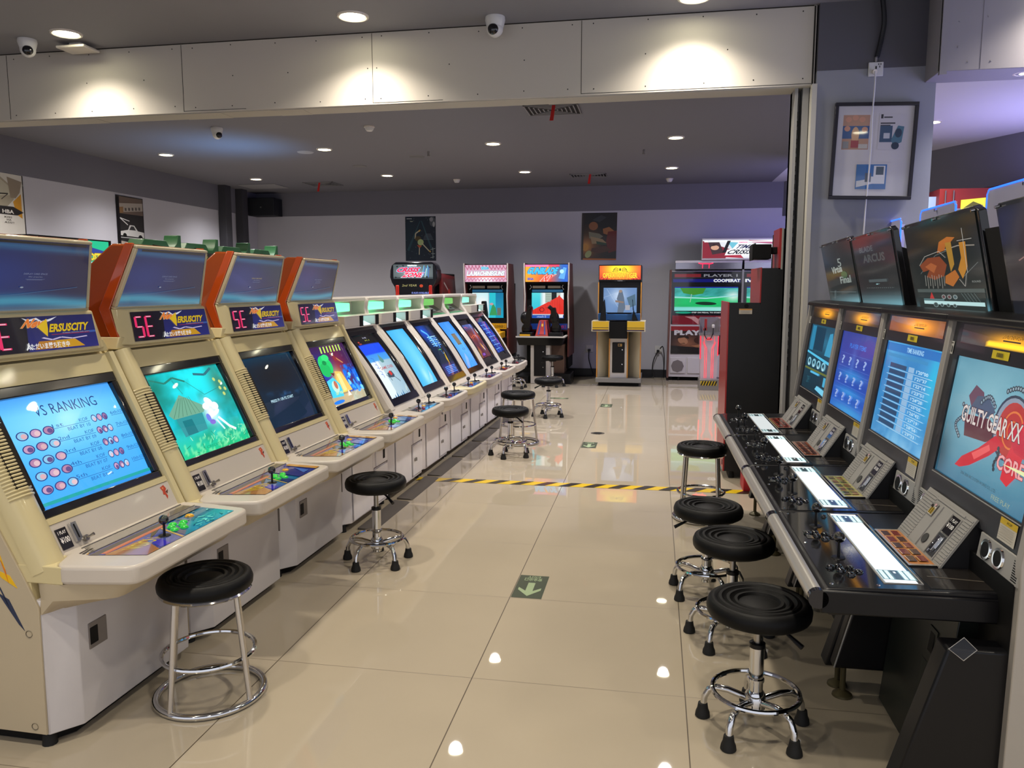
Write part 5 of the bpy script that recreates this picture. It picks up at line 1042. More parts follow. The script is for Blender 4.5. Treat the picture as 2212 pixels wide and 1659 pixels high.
obj('purple_lamp',G().box(3.6,3.75,9.15,9.2,1.65,1.85),lamp_mat('purple_lamp',(.6,.2,1.0),3),t)

# ================================================================== stools
def seat_mesh(r,hh,rings=3):
    prof=[(.0005,hh-.012),(r*.16,hh-.0125),(r*.34,hh-.017)]
    for k in range(rings):
        a=r*(.38+.15*k); prof+=[(a,hh-.019+.004*k),(a+r*.03,hh-.0105+.003*k),(a+r*.085,hh-.0105+.003*k),(a+r*.12,hh-.018+.004*k)]
    prof+=[(r*.84,hh-.005),(r*.90,hh-.005),(r*.96,hh-.012),(r*.995,hh-.027),(r,hh*.45),(r*.99,hh*.18),(r*.965,.004),(r*.93,0),(.001,0)]
    return G().lathe(prof,(0,0,0),48)
def star_stool(x,y,rz,H,label,group,lever=0,r=.165,s=1.0):
    t=thing('swivel_stool',label,'stool',(x,y,0),math.radians(rz),group)
    obj('seat',lambda:seat_mesh(r,.062),VINYL,t,key='seat%g'%r,loc=(0,0,H-.062))
    obj('seat_underside',lambda:G().lathe([(.001,0),(.055,0),(.06,.015),(.14,.02),(.15,.03),(.001,.03)],(0,0,0),24),BLKM,t,key='sunder',loc=(0,0,H-.090))
    obj('gas_column',lambda:G().cyl((0,0,.06),(0,0,.30),.0235,24).lathe([(.0235,.17),(.027,.172),(.027,.182),(.0235,.186)],(0,0,0),24).cyl((0,0,.3),(0,0,.303),.021,20),CHROME,t,key='gcol',loc=(0,0,0))
    obj('piston',G().cyl((0,0,.30),(0,0,H-.085),.0125,16).cyl((0,0,.345),(0,0,.347),.0135,16),STEEL,t)
    obj('collar',lambda:G().lathe([(.02,.292),(.0265,.292),(.0265,.306),(.014,.308)],(0,0,0),20),BLACK,t,key='scol')
    a=math.radians(lever-rz); obj('lever',G().tube([(.03*math.cos(a),.03*math.sin(a),H-.078),(.10*math.cos(a),.10*math.sin(a),H-.085),(.165*math.cos(a),.165*math.sin(a),H-.115)],[.004,.005,.009],8),BLACK,t)
    obj('foot_ring',lambda:G().ring((0,0,.135),.142,.0085,48,8),CHROME,t,key='fring')
    obj('hub',lambda:G().lathe([(.024,.07),(.034,.08),(.034,.125),(.024,.14)],(0,0,0),24),CHROME,t,key='shub')
    for k in range(5):
        def gl():
            P=[(.03,0,.105),(.09,0,.118),(.128,0,.118),(.155,0,.105),(.170,0,.075),(.174,0,.035)]
            return G().tube(P,.0115,12)
        l=obj('leg',gl,CHROME,t,key='sleg',rz=math.radians(72*k))
        obj('rubber_foot',lambda:G().lathe([(.001,.05),(.016,.05),(.019,.03),(.024,.018),(.026,.004),(.022,0),(.001,0)],(.175,0,0),18),RUBBER,l,key='srub')
    return t
def ring_stool(x,y,H,label,group,rot=45,r=.165,rb=.19):
    t=thing('ring_base_stool',label,'stool',(x,y,0),math.radians(rot),group)
    obj('seat',lambda:seat_mesh(r,.058),VINYL,t,key='seatr%g'%r,loc=(0,0,H-.058))
    obj('seat_rim',lambda:G().lathe([(.10,.0),(r*.93,.0),(r*.965,.006),(r*.93,.014),(.10,.012)],(0,0,0),40),CHROME,t,key='srim%g'%r,loc=(0,0,H-.070))
    obj('floor_ring',lambda:G().ring((0,0,.0125),rb,.0125,56,10),CHROME,t,key='bring%g'%rb)
    hm=.36*H; rm=rb-(rb-r*.86)*hm/H-.002
    obj('foot_ring',G().ring((0,0,hm),rm-.008,.0085,48,8),CHROME,t)
    for k in range(4):
        a=math.pi/2*k; obj('leg',G().tube([((rb-.002)*math.cos(a),(rb-.002)*math.sin(a),.016),((r*.86)*math.cos(a),(r*.86)*math.sin(a),H-.062)],.0105,12),mat('pale_chrome','c8c2ba',.22,metal=.85),t)
    return t
ring_stool(-1.583,2.50,.467,'ring based chrome stool nearest the camera beside the left row','stools of the left row',rot=-14,r=.166,rb=.188)
star_stool(-1.465,3.955,34,.475,'swivel stool with raised lever alone in the left of the aisle','stools of the left row',lever=-38)
star_stool(-1.24,6.77,44,.435,'swivel stool in front of a ring stool by the white machines','stools of the left row',lever=-40)
ring_stool(-1.27,7.35,.50,'ring based stool half hidden behind a swivel stool by the white machines','stools of the left row',rot=25)
star_stool(-1.19,8.95,50,.448,'swivel stool in the aisle beyond the two overlapping stools','stools of the left row',lever=200)
star_stool(-2.03,11.42,30,.46,'swivel stool at the pink titled gun machine, partly behind the white row','stools by the gun machines',lever=0)
star_stool(-1.50,11.72,10,.47,'swivel stool right in front of the blue gun machine pedestal','stools by the gun machines',lever=185)
star_stool(.362,2.615,20,.465,'large black swivel stool nearest the camera at the right row','stools of the right row',lever=-42,r=.17)
star_stool(.345,3.298,20,.463,'second swivel stool of the right row, just behind the nearest','stools of the right row',lever=30,r=.167)
star_stool(.275,3.812,6,.452,'third swivel stool of the right row with lever pointing to the aisle','stools of the right row',lever=195)
ring_stool(.318,5.10,.492,'ring based stool farthest along the right row near the striped tape','stools of the right row',rot=38,r=.16,rb=.168)

_o=Vector(rrow(0)); _c,_s=math.cos(RZR),math.sin(RZR)
def RL(x,y,z): return (_o.x+x*_c-y*_s,_o.y+x*_s+y*_c,z)
_P=[RL(.303,-.092,.538),RL(.345,-.075,.565),RL(.372,-.092,.540),RL(.338,-.100,.512)]
_g=G().poly(_P).tube(_P,.0012,5,1,closed=True)
tag(obj('clear_plastic_sleeve',_g,[mat('clear_glossy_sleeve','1c1c20',.05,coat=.5,alpha=.45),mat('bright_sleeve_edge','b8b8b8',.2,metal=.5)]),'small clear plastic sleeve on the black pod nearest the camera','plastic sleeve')
# ================================================================== machines along the back wall
def face(x0,x1,z0,z1,y): return quad((x0,y,z0),(x1,y,z0),(x1,y,z1),(x0,y,z1))
WOODY=mat('yellow_trim','c88c3c',.5); CREAM=mat('cream_laminate','cfc6ac',.45); CREAMW=mat('cream_white_laminate','cfcbc8',.4)
YEL=mat('yellow_plastic','e0a81c',.35,coat=.2); REDP=mat('red_panel','9a2a2c',.4,coat=.2); WTRIM=mat('white_edge_trim','cfcac6',.35)
# --- yellow topped gun machine (faces the aisle)
t=thing('gun_game_cabinet','gun machine with a fiery yellow and red lit title and yellow fronted table','arcade cabinet',(0,0,0))
obj('platform',G().box(-.865,-.18,11.88,12.75,.055,.125),mat('metal_tread','8c8a88',.3,metal=.7),t,bevel=.004); obj('platform_underside',G().box(-.82,-.22,11.93,12.7,.0,.055),BLKM,t)
obj('pedestal',G().plan([(-.845,12.6),(-.845,12.25),(-.655,12.25),(-.655,11.96),(-.40,11.96),(-.40,12.25),(-.20,12.25),(-.20,12.6)],.125,.83),CREAMW,t)
objs('pedestal_wing',[G().hexa([(-.84,11.97,.125),(-.66,12.24,.125),(-.66,12.25,.125),(-.84,11.98,.125),(-.84,11.97,.83),(-.66,12.24,.83),(-.66,12.25,.83),(-.84,11.98,.83)]),G().hexa([(-.21,11.97,.125),(-.21,11.98,.125),(-.395,12.25,.125),(-.395,12.24,.125),(-.21,11.97,.83),(-.21,11.98,.83),(-.395,12.25,.83),(-.395,12.24,.83)])],CREAM,t)
obj('edge_trim',G().box(-.86,-.843,11.955,11.97,.125,.83).box(-.207,-.19,11.955,11.97,.125,.83).box(-.672,-.655,11.945,11.96,.125,.83).box(-.40,-.383,11.945,11.96,.125,.83).box(-.845,-.83,11.935,11.95,1.0,1.56).box(-.212,-.197,11.935,11.95,1.0,1.56),WOODY,t)
d=obj('coin_door',G().plan([(-.62,11.945),(-.62,11.96),(-.435,11.96),(-.435,11.945)],.20,.66),BLACK,t,bevel=.02,seg=4); keyl=G().lathe([(.0005,-.01),(.008,-.01),(.01,0)],(-.47,11.945,.55),12,0,'y').lathe([(.0005,-.01),(.008,-.01),(.01,0)],(-.47,11.945,.33),12,0,'y'); obj('round_lock',keyl,CHROME,d)
ca=Art('b89040',1,1); ca.ell(.35,.5,.25,.35,'2c2c2c'); ca.build('coin_label',PRN,d,face(-.535,-.475,.60,.64,11.943))
objs('gun_table',[G().box(-.92,-.66,11.72,12.2,.835,.99),G().box(-.395,-.13,11.72,12.2,.835,.99)],CREAM,t)
ta=Art('d8b020',1,1); ta.rect(0,.30,1,.36,'3c2c20').rect(0,0,1,.12,'3c2c48').rect(0,.12,1,.16,'a88838')
ta.build('yellow_front',PRN,t,face(-.905,-.665,.845,.985,11.718)); ta.build('yellow_front',PRN,t,face(-.395,-.145,.845,.985,11.718))
obj('black_middle',G().box(-.66,-.395,11.74,12.2,.73,.98),BLKM,t)
obj('screen_housing',G().box(-.835,-.205,11.95,12.9,1.0,1.57).box(-.835,-.205,11.93,12.9,1.57,1.82),BLACK,t,bevel=.006)
a=Art(lambda u,v:mixc(mixc('5f86b8','d8e8fc',soft(u,v,.45,.68,.25,.3)),'7a98c8',.6*fb(u*8,v*8,2)),22,20); a.line([(.1,.95),(.5,.1)],.006,'c8dcf4').line([(.0,.6),(.6,.9)],.006,'c8dcf4').poly([(.48,.9),(.56,.9),(.62,.6),(.66,.2),(.6,.0),(.42,.0),(.46,.4),(.4,.55)],'5c6c80').poly([(.7,.6),(.95,.75),(.98,.3),(.8,.2)],'4a6a80').ell(.51,.86,.05,.06,'9a8474').poly([(.36,.5),(.62,.44),(.6,.38),(.36,.42)],'8c7464').rect(.66,.1,.8,.3,'a8a8b0')
a.build('screen',LCD,t,face(-.762,-.268,1.11,1.478,11.945))
obj('blue_gun_mount',G().box(-.83,-.21,11.80,11.94,1.0,1.085).box(-.83,-.70,11.78,11.9,1.0,1.10).box(-.34,-.21,11.78,11.9,1.0,1.10),mat('blue_plastic','1c5088',.4),t,bevel=.006)
for x,s_ in ((-.76,1),(-.29,-1)): obj('black_gun',G().prism([(x-.04,1.0),(x+.05,1.0),(x+.035*s_+.01,1.16),(x+.03*s_,1.30),(x-.01+.03*s_,1.31),(x-.02,1.15)],11.74,11.80),BLACK,t,bevel=.006)
a=Art(lambda u,v:mixc('c82010','ffd818',soft(u,v,.5,.75,.42,.7)*1.25),24,10)
for k in range(13):
    x=k/12; a.poly([(x-.015,0),(x+.02,0),(.5+(x-.5)*.8,.30)],'a01818' if x<.2 or x>.8 else 'e88818')
a.text('OPERATION',.08,.12,.60,.50,'f8c820',bold=.045,out='b03008',ow=.04).text('TIGER',.64,.10,.92,.50,'f8c820',bold=.045,out='b03008',ow=.04)
for s_ in(-1,1):
    for k in range(4): a.line([(.5+s_*.04,.75-.05*k),(.5+s_*(.10+.03*k),.86-.09*k),(.5+s_*(.16),.72-.05*k)],.025,'3c3410',2.4)
a.ell(.5,.72,.02,.1,'3c3410'); a.build('lit_title',SIGN,t,face(-.825,-.215,1.60,1.805,11.925),label='fiery yellow and red backlit title')
b=Art('141414',1,1); b.text('TAITO',.25,.2,.75,.8,'c8c8c8',bold=.02); b.build('maker_name',PRN,t,face(-.60,-.44,1.572,1.592,11.925))
# --- two gun machines of the same build
def gun_cab(x,label,title,scr,accent,gy,guns):
    t=thing('gun_game_cabinet',label,'arcade cabinet',(x,0,0),0)
    objs('side_wall',[lambda:G().loft([(-.36,12.3,.80),(-.335,12.3,.80),(-.335,13.1,.80),(-.36,13.1,.80)],[(-.36,12.28,1.86),(-.335,12.28,1.86),(-.335,12.75,1.86),(-.36,12.75,1.86)]),lambda:G().loft([(.335,12.3,.80),(.36,12.3,.80),(.36,13.1,.80),(.335,13.1,.80)],[(.335,12.28,1.86),(.36,12.28,1.86),(.36,12.75,1.86),(.335,12.75,1.86)]).loft([(.335,12.28,.4),(.36,12.28,.4),(.36,13.1,.4),(.335,13.1,.4)],[(.335,12.30,.80),(.36,12.30,.80),(.36,13.1,.80),(.335,13.1,.80)])],mat('dark_red_side','6c3430',.45),t,key='gside')
    objs('white_edge',[lambda:G().tube([(-.35,12.295,.85),(-.352,12.29,.98),(-.34,12.29,1.35),(-.352,12.28,1.60),(-.352,12.27,1.865)],.011,8),lambda:G().tube([(.35,12.295,.85),(.352,12.29,.98),(.34,12.29,1.35),(.352,12.28,1.60),(.352,12.27,1.865)],.011,8)],WTRIM,t,key='gedge')
    obj('body',lambda:G().box(-.335,.335,12.45,13.1,.2,1.55).box(-.335,.335,12.30,12.8,1.545,1.85).box(-.335,.335,12.34,12.5,.80,1.0),BLKM,t,key='gbody')
    title.build('lit_title',SIGN,t,face(-.335,.335,1.572,1.838,12.285),label='backlit title panel')
    g=G().box(-.22,.22,12.30,12.33,1.46,1.51); 
    objs('speaker_slot',[lambda:G().box(-.22,-.02,12.30,12.33,1.47,1.51),lambda:G().box(.02,.22,12.30,12.33,1.47,1.51)],mat('speaker_metal','5c544a',.5),t,key='gss')
    objs('corner_bracket',[lambda:G().tube([(-.27,12.31,1.45),(-.24,12.31,1.49),(-.26,12.31,1.52)],.006,6),lambda:G().tube([(.27,12.31,1.45),(.24,12.31,1.49),(.26,12.31,1.52)],.006,6)],STEEL,t,key='gcb')
    scr.build('screen',LCD,t,face(-.255,.255,1.0,1.40,12.44))
    obj('blue_reflector',lambda:G().box(-.24,.24,12.38,12.46,1.41,1.45),mat('dim_blue_glow','123a58',.3,emit='2a78a8',es=.35),t,key='gbr')
    u=Art('10131c',1,1); u.poly([(0,.0),(.45,0),(.4,.9),(0,.9)],gy).poly([(.6,0),(1,.0),(1,.9),(.6,.9)],gy).rect(0,0,1,.2,'2c0c10').text('GUNNER 2',.70,.35,.96,.7,'1c1c1c' if gy!='1c3c90' else 'e03030'); u.build('gunner_panel',PRN,t,face(-.33,.33,.80,.93,12.335))
    return t
LAT=Art(lambda u,v:mixc('c89ab0','fff4fa',soft(u,v,.5,.08,.22,.3)),16,6)
for k in range(12): LAT.line([(k/12,.98),(k/12+.06,.72),(k/12+.10,.98)],.04,'a04868',2.5).line([(k/12,.04),(k/12+.06,.22),(k/12+.10,.04)],.04,'b46484',2.5)
LAT.rect(.04,.27,.96,.34,'d04838').text('SEGA',.39,.72,.58,.90,'2ca8c8',bold=.06,out='d8f4f8',ow=.03).text('L.A.MACHINEGUNS',.05,.36,.95,.64,'f0f0f4',bold=.045,shear=.08,out='6a90a0',ow=.05)
s1=Art(lambda u,v:mixc('b8f0f8','ffffff',soft(u,v,.3,.5,.3,.5)) if u<.55 else mixc('18a8c8','1c7ca8',v),16,10); s1.rect(.55,0,.75,1,'30c8d8').rect(.8,.1,.92,.4,'6a7468').poly([(.3,.1),(.38,.5),(.48,.45),(.52,.1)],'4c9c84').poly([(.55,.1),(.66,.6),(.75,.4),(.8,.1)],'3c9c5c').ell(.4,.35,.05,.06,'a85450').ell(.62,.55,.06,.05,'c8a0a8')
t=gun_cab(-2.645,'gun machine with a pink lit title reading L.A. MACHINEGUNS','',None,None,None,None) if False else gun_cab(-2.645,'gun machine with a pink backlit title behind the far end of the white row',LAT,s1,None,'d8a020',1)
obj('yellow_gun_mount',G().box(-.34,-.14,11.9,12.3,.80,.93).box(.02,.33,11.78,12.2,.70,.80).hexa([(.02,11.78,.70),(.30,11.78,.70),(.30,12.2,.70),(.02,12.2,.70),(.06,11.8,.84),(.26,11.8,.84),(.26,12.1,.84),(.06,12.1,.84)]),YEL,t,bevel=.008)
obj('black_gun',G().hexa([(.04,11.75,.88),(.14,11.75,.88),(.14,11.9,.88),(.04,11.9,.88),(.055,11.7,1.28),(.12,11.7,1.28),(.12,11.8,1.28),(.055,11.8,1.28)]).box(.0,.18,11.75,11.95,.82,.92).box(.06,.115,11.71,11.75,1.08,1.11),BLACK,t,bevel=.012)
obj('black_stand',G().loft([(-.2,11.9,.0),(.35,11.9,.0),(.36,12.6,.0),(-.2,12.6,.0)],[(.0,11.9,.70),(.34,11.9,.70),(.34,12.6,.70),(.0,12.6,.70)]),BLACK,t,bevel=.01)
GBT=Art(lambda u,v:mixc(mixc('e8a018','e03c30',soft(u,v,.55,.15,.3,.4)),'1c5cc0',min(1,max(0,(u-.55)*3))),20,8); GBT.rect(.0,.88,.55,1,'e070a8').rect(.55,.88,.8,1,'d83c60')
GBT.text('GUNBLADE',.06,.44,.76,.84,'3ab8f0',bold=.06,shear=.18,out='0c2c80',ow=.06).text('NY',.42,.06,.66,.40,'e03020',bold=.03,shear=.5,rot=.1,out='f8e8e0',ow=.04).text('SEGA',.05,.10,.20,.24,'2050c0',bold=.06).poly([(.78,.2),(.9,.85),(.97,.8),(.92,.15)],'58a0e0').ell(.86,.6,.05,.12,'a8d8f4')
s2=Art(lambda u,v:mixc('1cb8d8','58e0e8',v) if u<.3 else (.95,.98,.98),8,8); s2.rect(.42,.6,.62,1,'b8c8bc').rect(.62,.5,.78,1,'101820').rect(.78,.6,.9,1,'c8d0c8').poly([(.0,.15),(.0,.30),(.82,.84),(.86,.92),(.9,.84),(1,.72),(1,.15)],'e83428').poly([(.0,.12),(.9,.12),(.9,.16),(0,.16)],'c8c8d0')
for k in range(12): s2.line([(.05+.075*k,.17),(.05+.075*k,.3+.045*k)],.008,'c02818')
for r in range(5): s2.rect(.44,.64+.07*r,.60,.665+.07*r,'8c9c90')
s2.ell(.32,.33,.08,.09,'801818').ell(.32,.33,.055,.065,'e83428').text('TRUCKS',.44,.36,.66,.45,'801818',shear=.1,rot=.2).rect(.0,0,1,.12,'2858b8').text('-mech 0',.15,.02,.45,.10,'c8d8f0').rect(.85,.02,.98,.13,'e8e8f0')
t=gun_cab(-1.675,'gun machine with a blue and orange lit title and two black swivel guns',GBT,s2,None,'1c3c90',2)
obj('pedestal',G().box(-.205,.10,12.0,12.6,.0,.70),WTRIM,t,bevel=.006); d=obj('coin_door',G().box(-.15,.035,11.985,12.0,.12,.64),BLACK,t,bevel=.004)
obj('round_lock',G().lathe([(.0005,-.01),(.008,-.01),(.01,0)],(-.005,11.985,.5),12,0,'y').lathe([(.0005,-.01),(.008,-.01),(.01,0)],(-.005,11.985,.26),12,0,'y'),CHROME,d)
obj('gun_table',G().hexa([(-.38,11.95,.60),(.28,11.95,.60),(.28,12.4,.60),(-.38,12.4,.60),(-.41,11.85,.735),(.33,11.85,.735),(.33,12.4,.735),(-.41,12.4,.735)]),BLACK,t); obj('table_edge',G().box(-.41,.33,11.84,11.86,.725,.745).box(.31,.34,11.85,12.3,.725,.745),WTRIM,t)
for x,m_ in ((-.26,1),(.19,-1)):
    gg=obj('swivel_gun',G().box(x-.10,x+.10,11.9,12.1,.745,.80).ball((x,12.0,.85),.085,0,16,1.1).hexa([(x-.05,11.92,.86),(x+.05,11.92,.86),(x+.05,12.05,.86),(x-.05,12.05,.86),(x-.02+.05*m_,11.85,1.18),(x+.05+.05*m_,11.85,1.18),(x+.05+.05*m_,11.98,1.18),(x-.02+.05*m_,11.98,1.18)]).ball((x-.02,11.95,1.02),.075,0,14,1.3).cyl((x+.05*m_,11.86,1.16),(x+.09*m_,11.84,1.20),.03,12),BLACK,t,bevel=.004)
obj('red_centre_box',G().hexa([(-.12,11.9,.745),(.08,11.9,.745),(.08,12.2,.745),(-.12,12.2,.745),(-.07,12.0,.98),(.04,12.0,.98),(.04,12.2,.98),(-.07,12.2,.98)]),mat('red_blue_box','a02018',.4),t)
ga=Art('1c3a8c',1,1); ga.rect(.2,0,.8,1,'a81c1c').ell(.5,.7,.15,.12,'e0c040'); ga.build('centre_label',PRN,t,quad((-.08,11.905,.77),(.04,11.905,.77),(.02,11.995,.97),(-.05,11.995,.97)))
obj('yellow_label',G().box(-.35,-.19,11.845,11.86,.75,.775),YEL,t)
objs('black_foot_block',[G().box(-.42,-.24,12.0,12.5,.0,.12),G().box(.16,.42,12.0,12.5,.0,.16)],BLACK,t,bevel=.01)
obj('wood_side_box',G().box(.10,.30,12.15,12.6,.16,.60),mat('brown_box_side','5c4438',.5),t)
# --- black machine with rounded top
t=thing('gun_game_cabinet','black machine with a rounded lit top, rising behind the white row','arcade cabinet',(0,0,0))
top=[(-3.935,1.56),(-3.96,1.64),(-3.955,1.74),(-3.93,1.82),(-3.87,1.865),(-3.31,1.865),(-3.25,1.82),(-3.225,1.74),(-3.22,1.64),(-3.245,1.56),(-3.29,1.49),(-3.30,1.40),(-3.30,1.05),(-3.88,1.05),(-3.88,1.40),(-3.89,1.49)]
obj('rounded_top',G().prism(top,11.5,11.75),BLKG,t,bevel=.012); obj('body',G().box(-3.90,-3.26,11.8,12.7,.0,1.70),BLKM,t)
objs('red_pillar',[G().box(-3.865,-3.815,11.47,11.52,.6,1.52),G().box(-3.345,-3.30,11.47,11.52,.6,1.52)],mat('red_gloss','c02818',.3,coat=.5,emit='801008',es=.3),t,bevel=.01)
a=Art(lambda u,v:mixc('4a5254','8a9698',soft(u,v,.5,.4,.4,.4)),12,6); a.poly([(0,0),(1,0),(1,.12),(0,.12)],'3c4446')
for p in ((.06,.1),(.1,.85),(.25,.9),(.85,.12),(.92,.8)): a.ell(*p,.025,.06,'20282a',10)
a.text('namco',.36,.86,.60,.97,'e8f0f4',bold=.06).text('CRISIS',.10,.46,.66,.80,'f02850',bold=.05,shear=.25,out='70c8e8',ow=.06).text('ZONE',.24,.10,.74,.44,'f02850',bold=.05,shear=.25,out='d8eef8',ow=.06)
for k in range(5): a.line([(.72+.04*k,.1+.1*(k%2)),(.78+.03*k,.92-.1*(k%3))],.03,('58c8f8','2878d8','c8f0ff')[k%3],2.4)
a.build('lit_title',SIGN,t,face(-3.90,-3.28,1.615,1.83,11.485),label='backlit rounded title')
a=Art('050609',1,1); a.text('IS ALSO AVAILABLE',.42,.64,1.0,.70,'8c9cf0',bold=.03).rect(.3,.56,1,.61,'1820a0').text('2nd YEAR',.1,.88,.6,.95,'c0b878',shear=.3).ell(.75,.9,.06,.05,'c84828')
a.build('screen',LCD,t,face(-3.81,-3.35,1.10,1.555,11.49))
sa=Art('601818',2,2); sa.poly([(.0,.0),(.7,0),(.4,.6),(0,.7)],'1c1418').poly([(.5,.2),(1,.3),(1,.6),(.6,.5)],'2a1c1c').line([(.1,.9),(.9,.5)],.04,'b0a8a0').ell(.5,.72,.1,.06,'b02a28')
obj('red_side',G().loft([(-3.255,11.75,.3),(-3.22,11.75,.3),(-3.22,12.9,.3),(-3.255,12.9,.3)],[(-3.255,11.75,1.70),(-3.22,11.75,1.70),(-3.22,12.55,1.66),(-3.255,12.55,1.66)]),mat('red_side_edge','7a2022',.4),t); sa.build('side_graphic',PRN,t,quad((-3.218,11.8,.9),(-3.218,12.7,.9),(-3.218,12.5,1.6),(-3.218,11.8,1.64)))
# --- large twin screen machine
t=thing('twin_screen_gun_cabinet','large white twin screen gun machine with a wide backlit title board on its top','arcade cabinet',(0,0,0))
WP_=mat('white_machine_panel','c4c0c0',.35,coat=.2)
obj('body',G().box(.235,2.42,12.8,13.15,.06,1.74),WP_,t,bevel=.004)
obj('side_wing',G().hexa([(.205,12.74,.05),(.235,12.72,.05),(.235,13.15,.05),(.205,13.15,.05),(.225,12.78,1.76),(.255,12.76,1.76),(.255,13.15,1.76),(.225,13.15,1.76)]),mat('wing_print','7c5c58',.4,var=.4,vscale=8),t)
def unit(x0,x1,txt,coop,cx0,cx1):
    a=Art('07080c',1,1)
    a.rect(.04,.895,.42,.955,'7c1c22').text(txt,.46,.90,.94,.95,'8c8c94',bold=.03).rect(.04,.885,.96,.89,'3c3c44')
    def gf(u,v): 
        c=mixc('18a860','20c870',fb(u*6,v*6,3)); 
        if v>.62: c=mixc('1c7c6c','50c8c8',fb(u*8,v*8,7))
        if v<.15: c=mixc('7ad8d0','a8e8e0',u)
        c=mixc(c,'e8f8f4',.9*soft(u,v,.93,.62,.12,.22)); return c
    b=Art(gf,26,16); b.poly([(.08,.98),(.5,.98),(.45,.72),(.3,.66),(.14,.74)],'3c8c28').poly([(0,.60),(.5,.55),(1,.66),(1,.62),(.5,.50),(0,.54)],'9ce0dc').line([(.27,.7),(.25,.36)],.01,'a8c8b8').ell(.5,.31,.17,.07,'0c3020',rot=-.08).rect(0,.96,1,1,'1828a0')
    a.rect(.02,.80,.98,.86,'0c1470'); a.text(coop,cx0,.80,cx1,.86,'f0f4f8',bold=.05)
    a.rect(.02,.115,.98,.20,'0a0c10').text('STEP ON PEDAL TO START',.30,.215,.72,.238,'e8f0f0',bold=.02).ell(.18,.225,.12,.02,'20a080').rect(.02,.0,.98,.17,'6c1420').poly([(.2,.15),(.35,.15),(.45,.05),(.55,.05),(.65,.15),(.8,.15),(.68,.10),(.6,.0),(.4,.0),(.3,.10)],'a8787c')
    a.build('screen_glass',art_mat('twin_glass',.7,.08,coat=.6),t,face(x0,x1,.90,1.73,12.795)); b.build('screen',LCD,t,face(x0+.05,x1-.05,1.115,1.49,12.79),lay=.0003)
unit(.255,1.325,'PLAYER 1','COOPERAT',.60,.98); unit(1.355,2.41,'PLAYER 2','IVE',.02,.20)
obj('screen_divider',G().box(1.325,1.355,12.78,12.8,.88,1.76),STEEL,t)
a=Art(lambda u,v:mixc('2a1c1c','8a5a40',soft(u,v,.25,.35,.18,.3)),12,8); a.rect(0,.83,1,1,'8c1c24').text('PLAYER',.05,.68,.62,.86,'c8c8c8',bold=.06).text('1',.8,.68,.9,.86,'c8c8c8',bold=.06).ell(.18,.48,.07,.14,'a87858',rot=.2).poly([(.08,.55),(.12,.66),(.26,.64),(.27,.55),(.2,.6)],'241814').poly([(.3,.3),(.6,.42),(.62,.36),(.4,.22)],'a06c48').ell(.42,.5,.08,.12,'3c2018').poly([(.14,.38),(.2,.4),(.22,.37)],'3c2018').poly([(0,0),(1,0),(1,.15),(0,.3)],'161214')
a.build('player_poster',PRN,t,face(.26,1.32,.43,.87,12.795)); a.build('player_poster',PRN,t,face(1.36,2.40,.43,.87,12.795))
obj('speaker_octagon',G().tube([(.375,12.795,.235),(.375,12.78,.235)],.10,8),mat('speaker_cloth','77706e',.9),t); objs('lower_panel',[G().box(.26,.50,12.785,12.80,.12,.37),G().box(.53,.80,12.785,12.8,.12,.37)],WP_,t,bevel=.003)
for x in (.40,1.2,2.2): obj('castor',G().tube([(x-.015,12.85,.035),(x+.015,12.85,.035)],.033,14),RUBBER,t)
obj('plinth',G().box(.3,2.35,12.9,13.1,.0,.06),BLKM,t)
objs('top_box',[G().box(.305,1.32,12.75,13.1,1.765,1.895),G().box(1.35,2.36,12.75,13.1,1.765,1.895)],mat('mirror_panel','9c9aa4',.12,metal=.8),t,bevel=.004); objs('top_box_rim',[G().box(.305,1.32,12.735,12.75,1.865,1.90),G().box(1.35,2.36,12.735,12.75,1.865,1.90)],WP_,t)
obj('red_neon_emblem',G().tube([(.66,12.74,1.86),(.70,12.74,1.85),(.84,12.74,1.85),(.88,12.74,1.86)],.006,6).tube([(.72,12.74,1.85),(.72,12.74,1.78)],.003,6).tube([(.82,12.74,1.85),(.82,12.74,1.78)],.003,6),lamp_mat('red_neon',(1,.1,.22),4),t)
a=Art(lambda u,v:mixc('b8b4bc','e8f0f4',fb(u*5,v*3,6)),14,6); a.poly([(0,0),(.28,0),(.36,.45),(.12,.8),(0,.95)],'7c2430').poly([(.06,.95),(.2,.9),(.26,.3),(.12,.2)],'3c2c30').ell(.15,.58,.05,.13,'c0947c').poly([(.11,.66),(.13,.78),(.19,.72)],'241c1c').poly([(.3,.9),(.42,.85),(.5,.5),(.38,.4)],'68b0c4').poly([(.28,.05),(.5,.0),(.45,.25),(.3,.3)],'9c2438').poly([(.55,.98),(1,.9),(1,.7),(.6,.85)],'a85878').rect(.02,.88,.9,.93,'f4fcff').poly([(.24,.3),(.3,.95),(.34,.95),(.28,.3)],'18181c')
a.poly([(.36,.5),(.42,.8),(.63,.8),(.60,.46),(.62,.2),(.27,.16),(.30,.46)],'f4f4f8').text('TIME',.41,.52,.605,.74,'1c2048',bold=.035,shear=.25).text('CRISIS',.31,.22,.595,.47,'141824',bold=.035,shear=.25).rect(.43,.82,.55,.90,'f0d8e8').text('namco',.44,.83,.54,.88,'d04878',bold=.03)
a.build('lit_title',SIGN,t,face(.71,1.95,1.93,2.21,12.69),label='backlit title board with a slanted two line title'); obj('title_box',G().box(.70,1.96,12.70,12.95,1.905,2.235),WP_,t,bevel=.004)
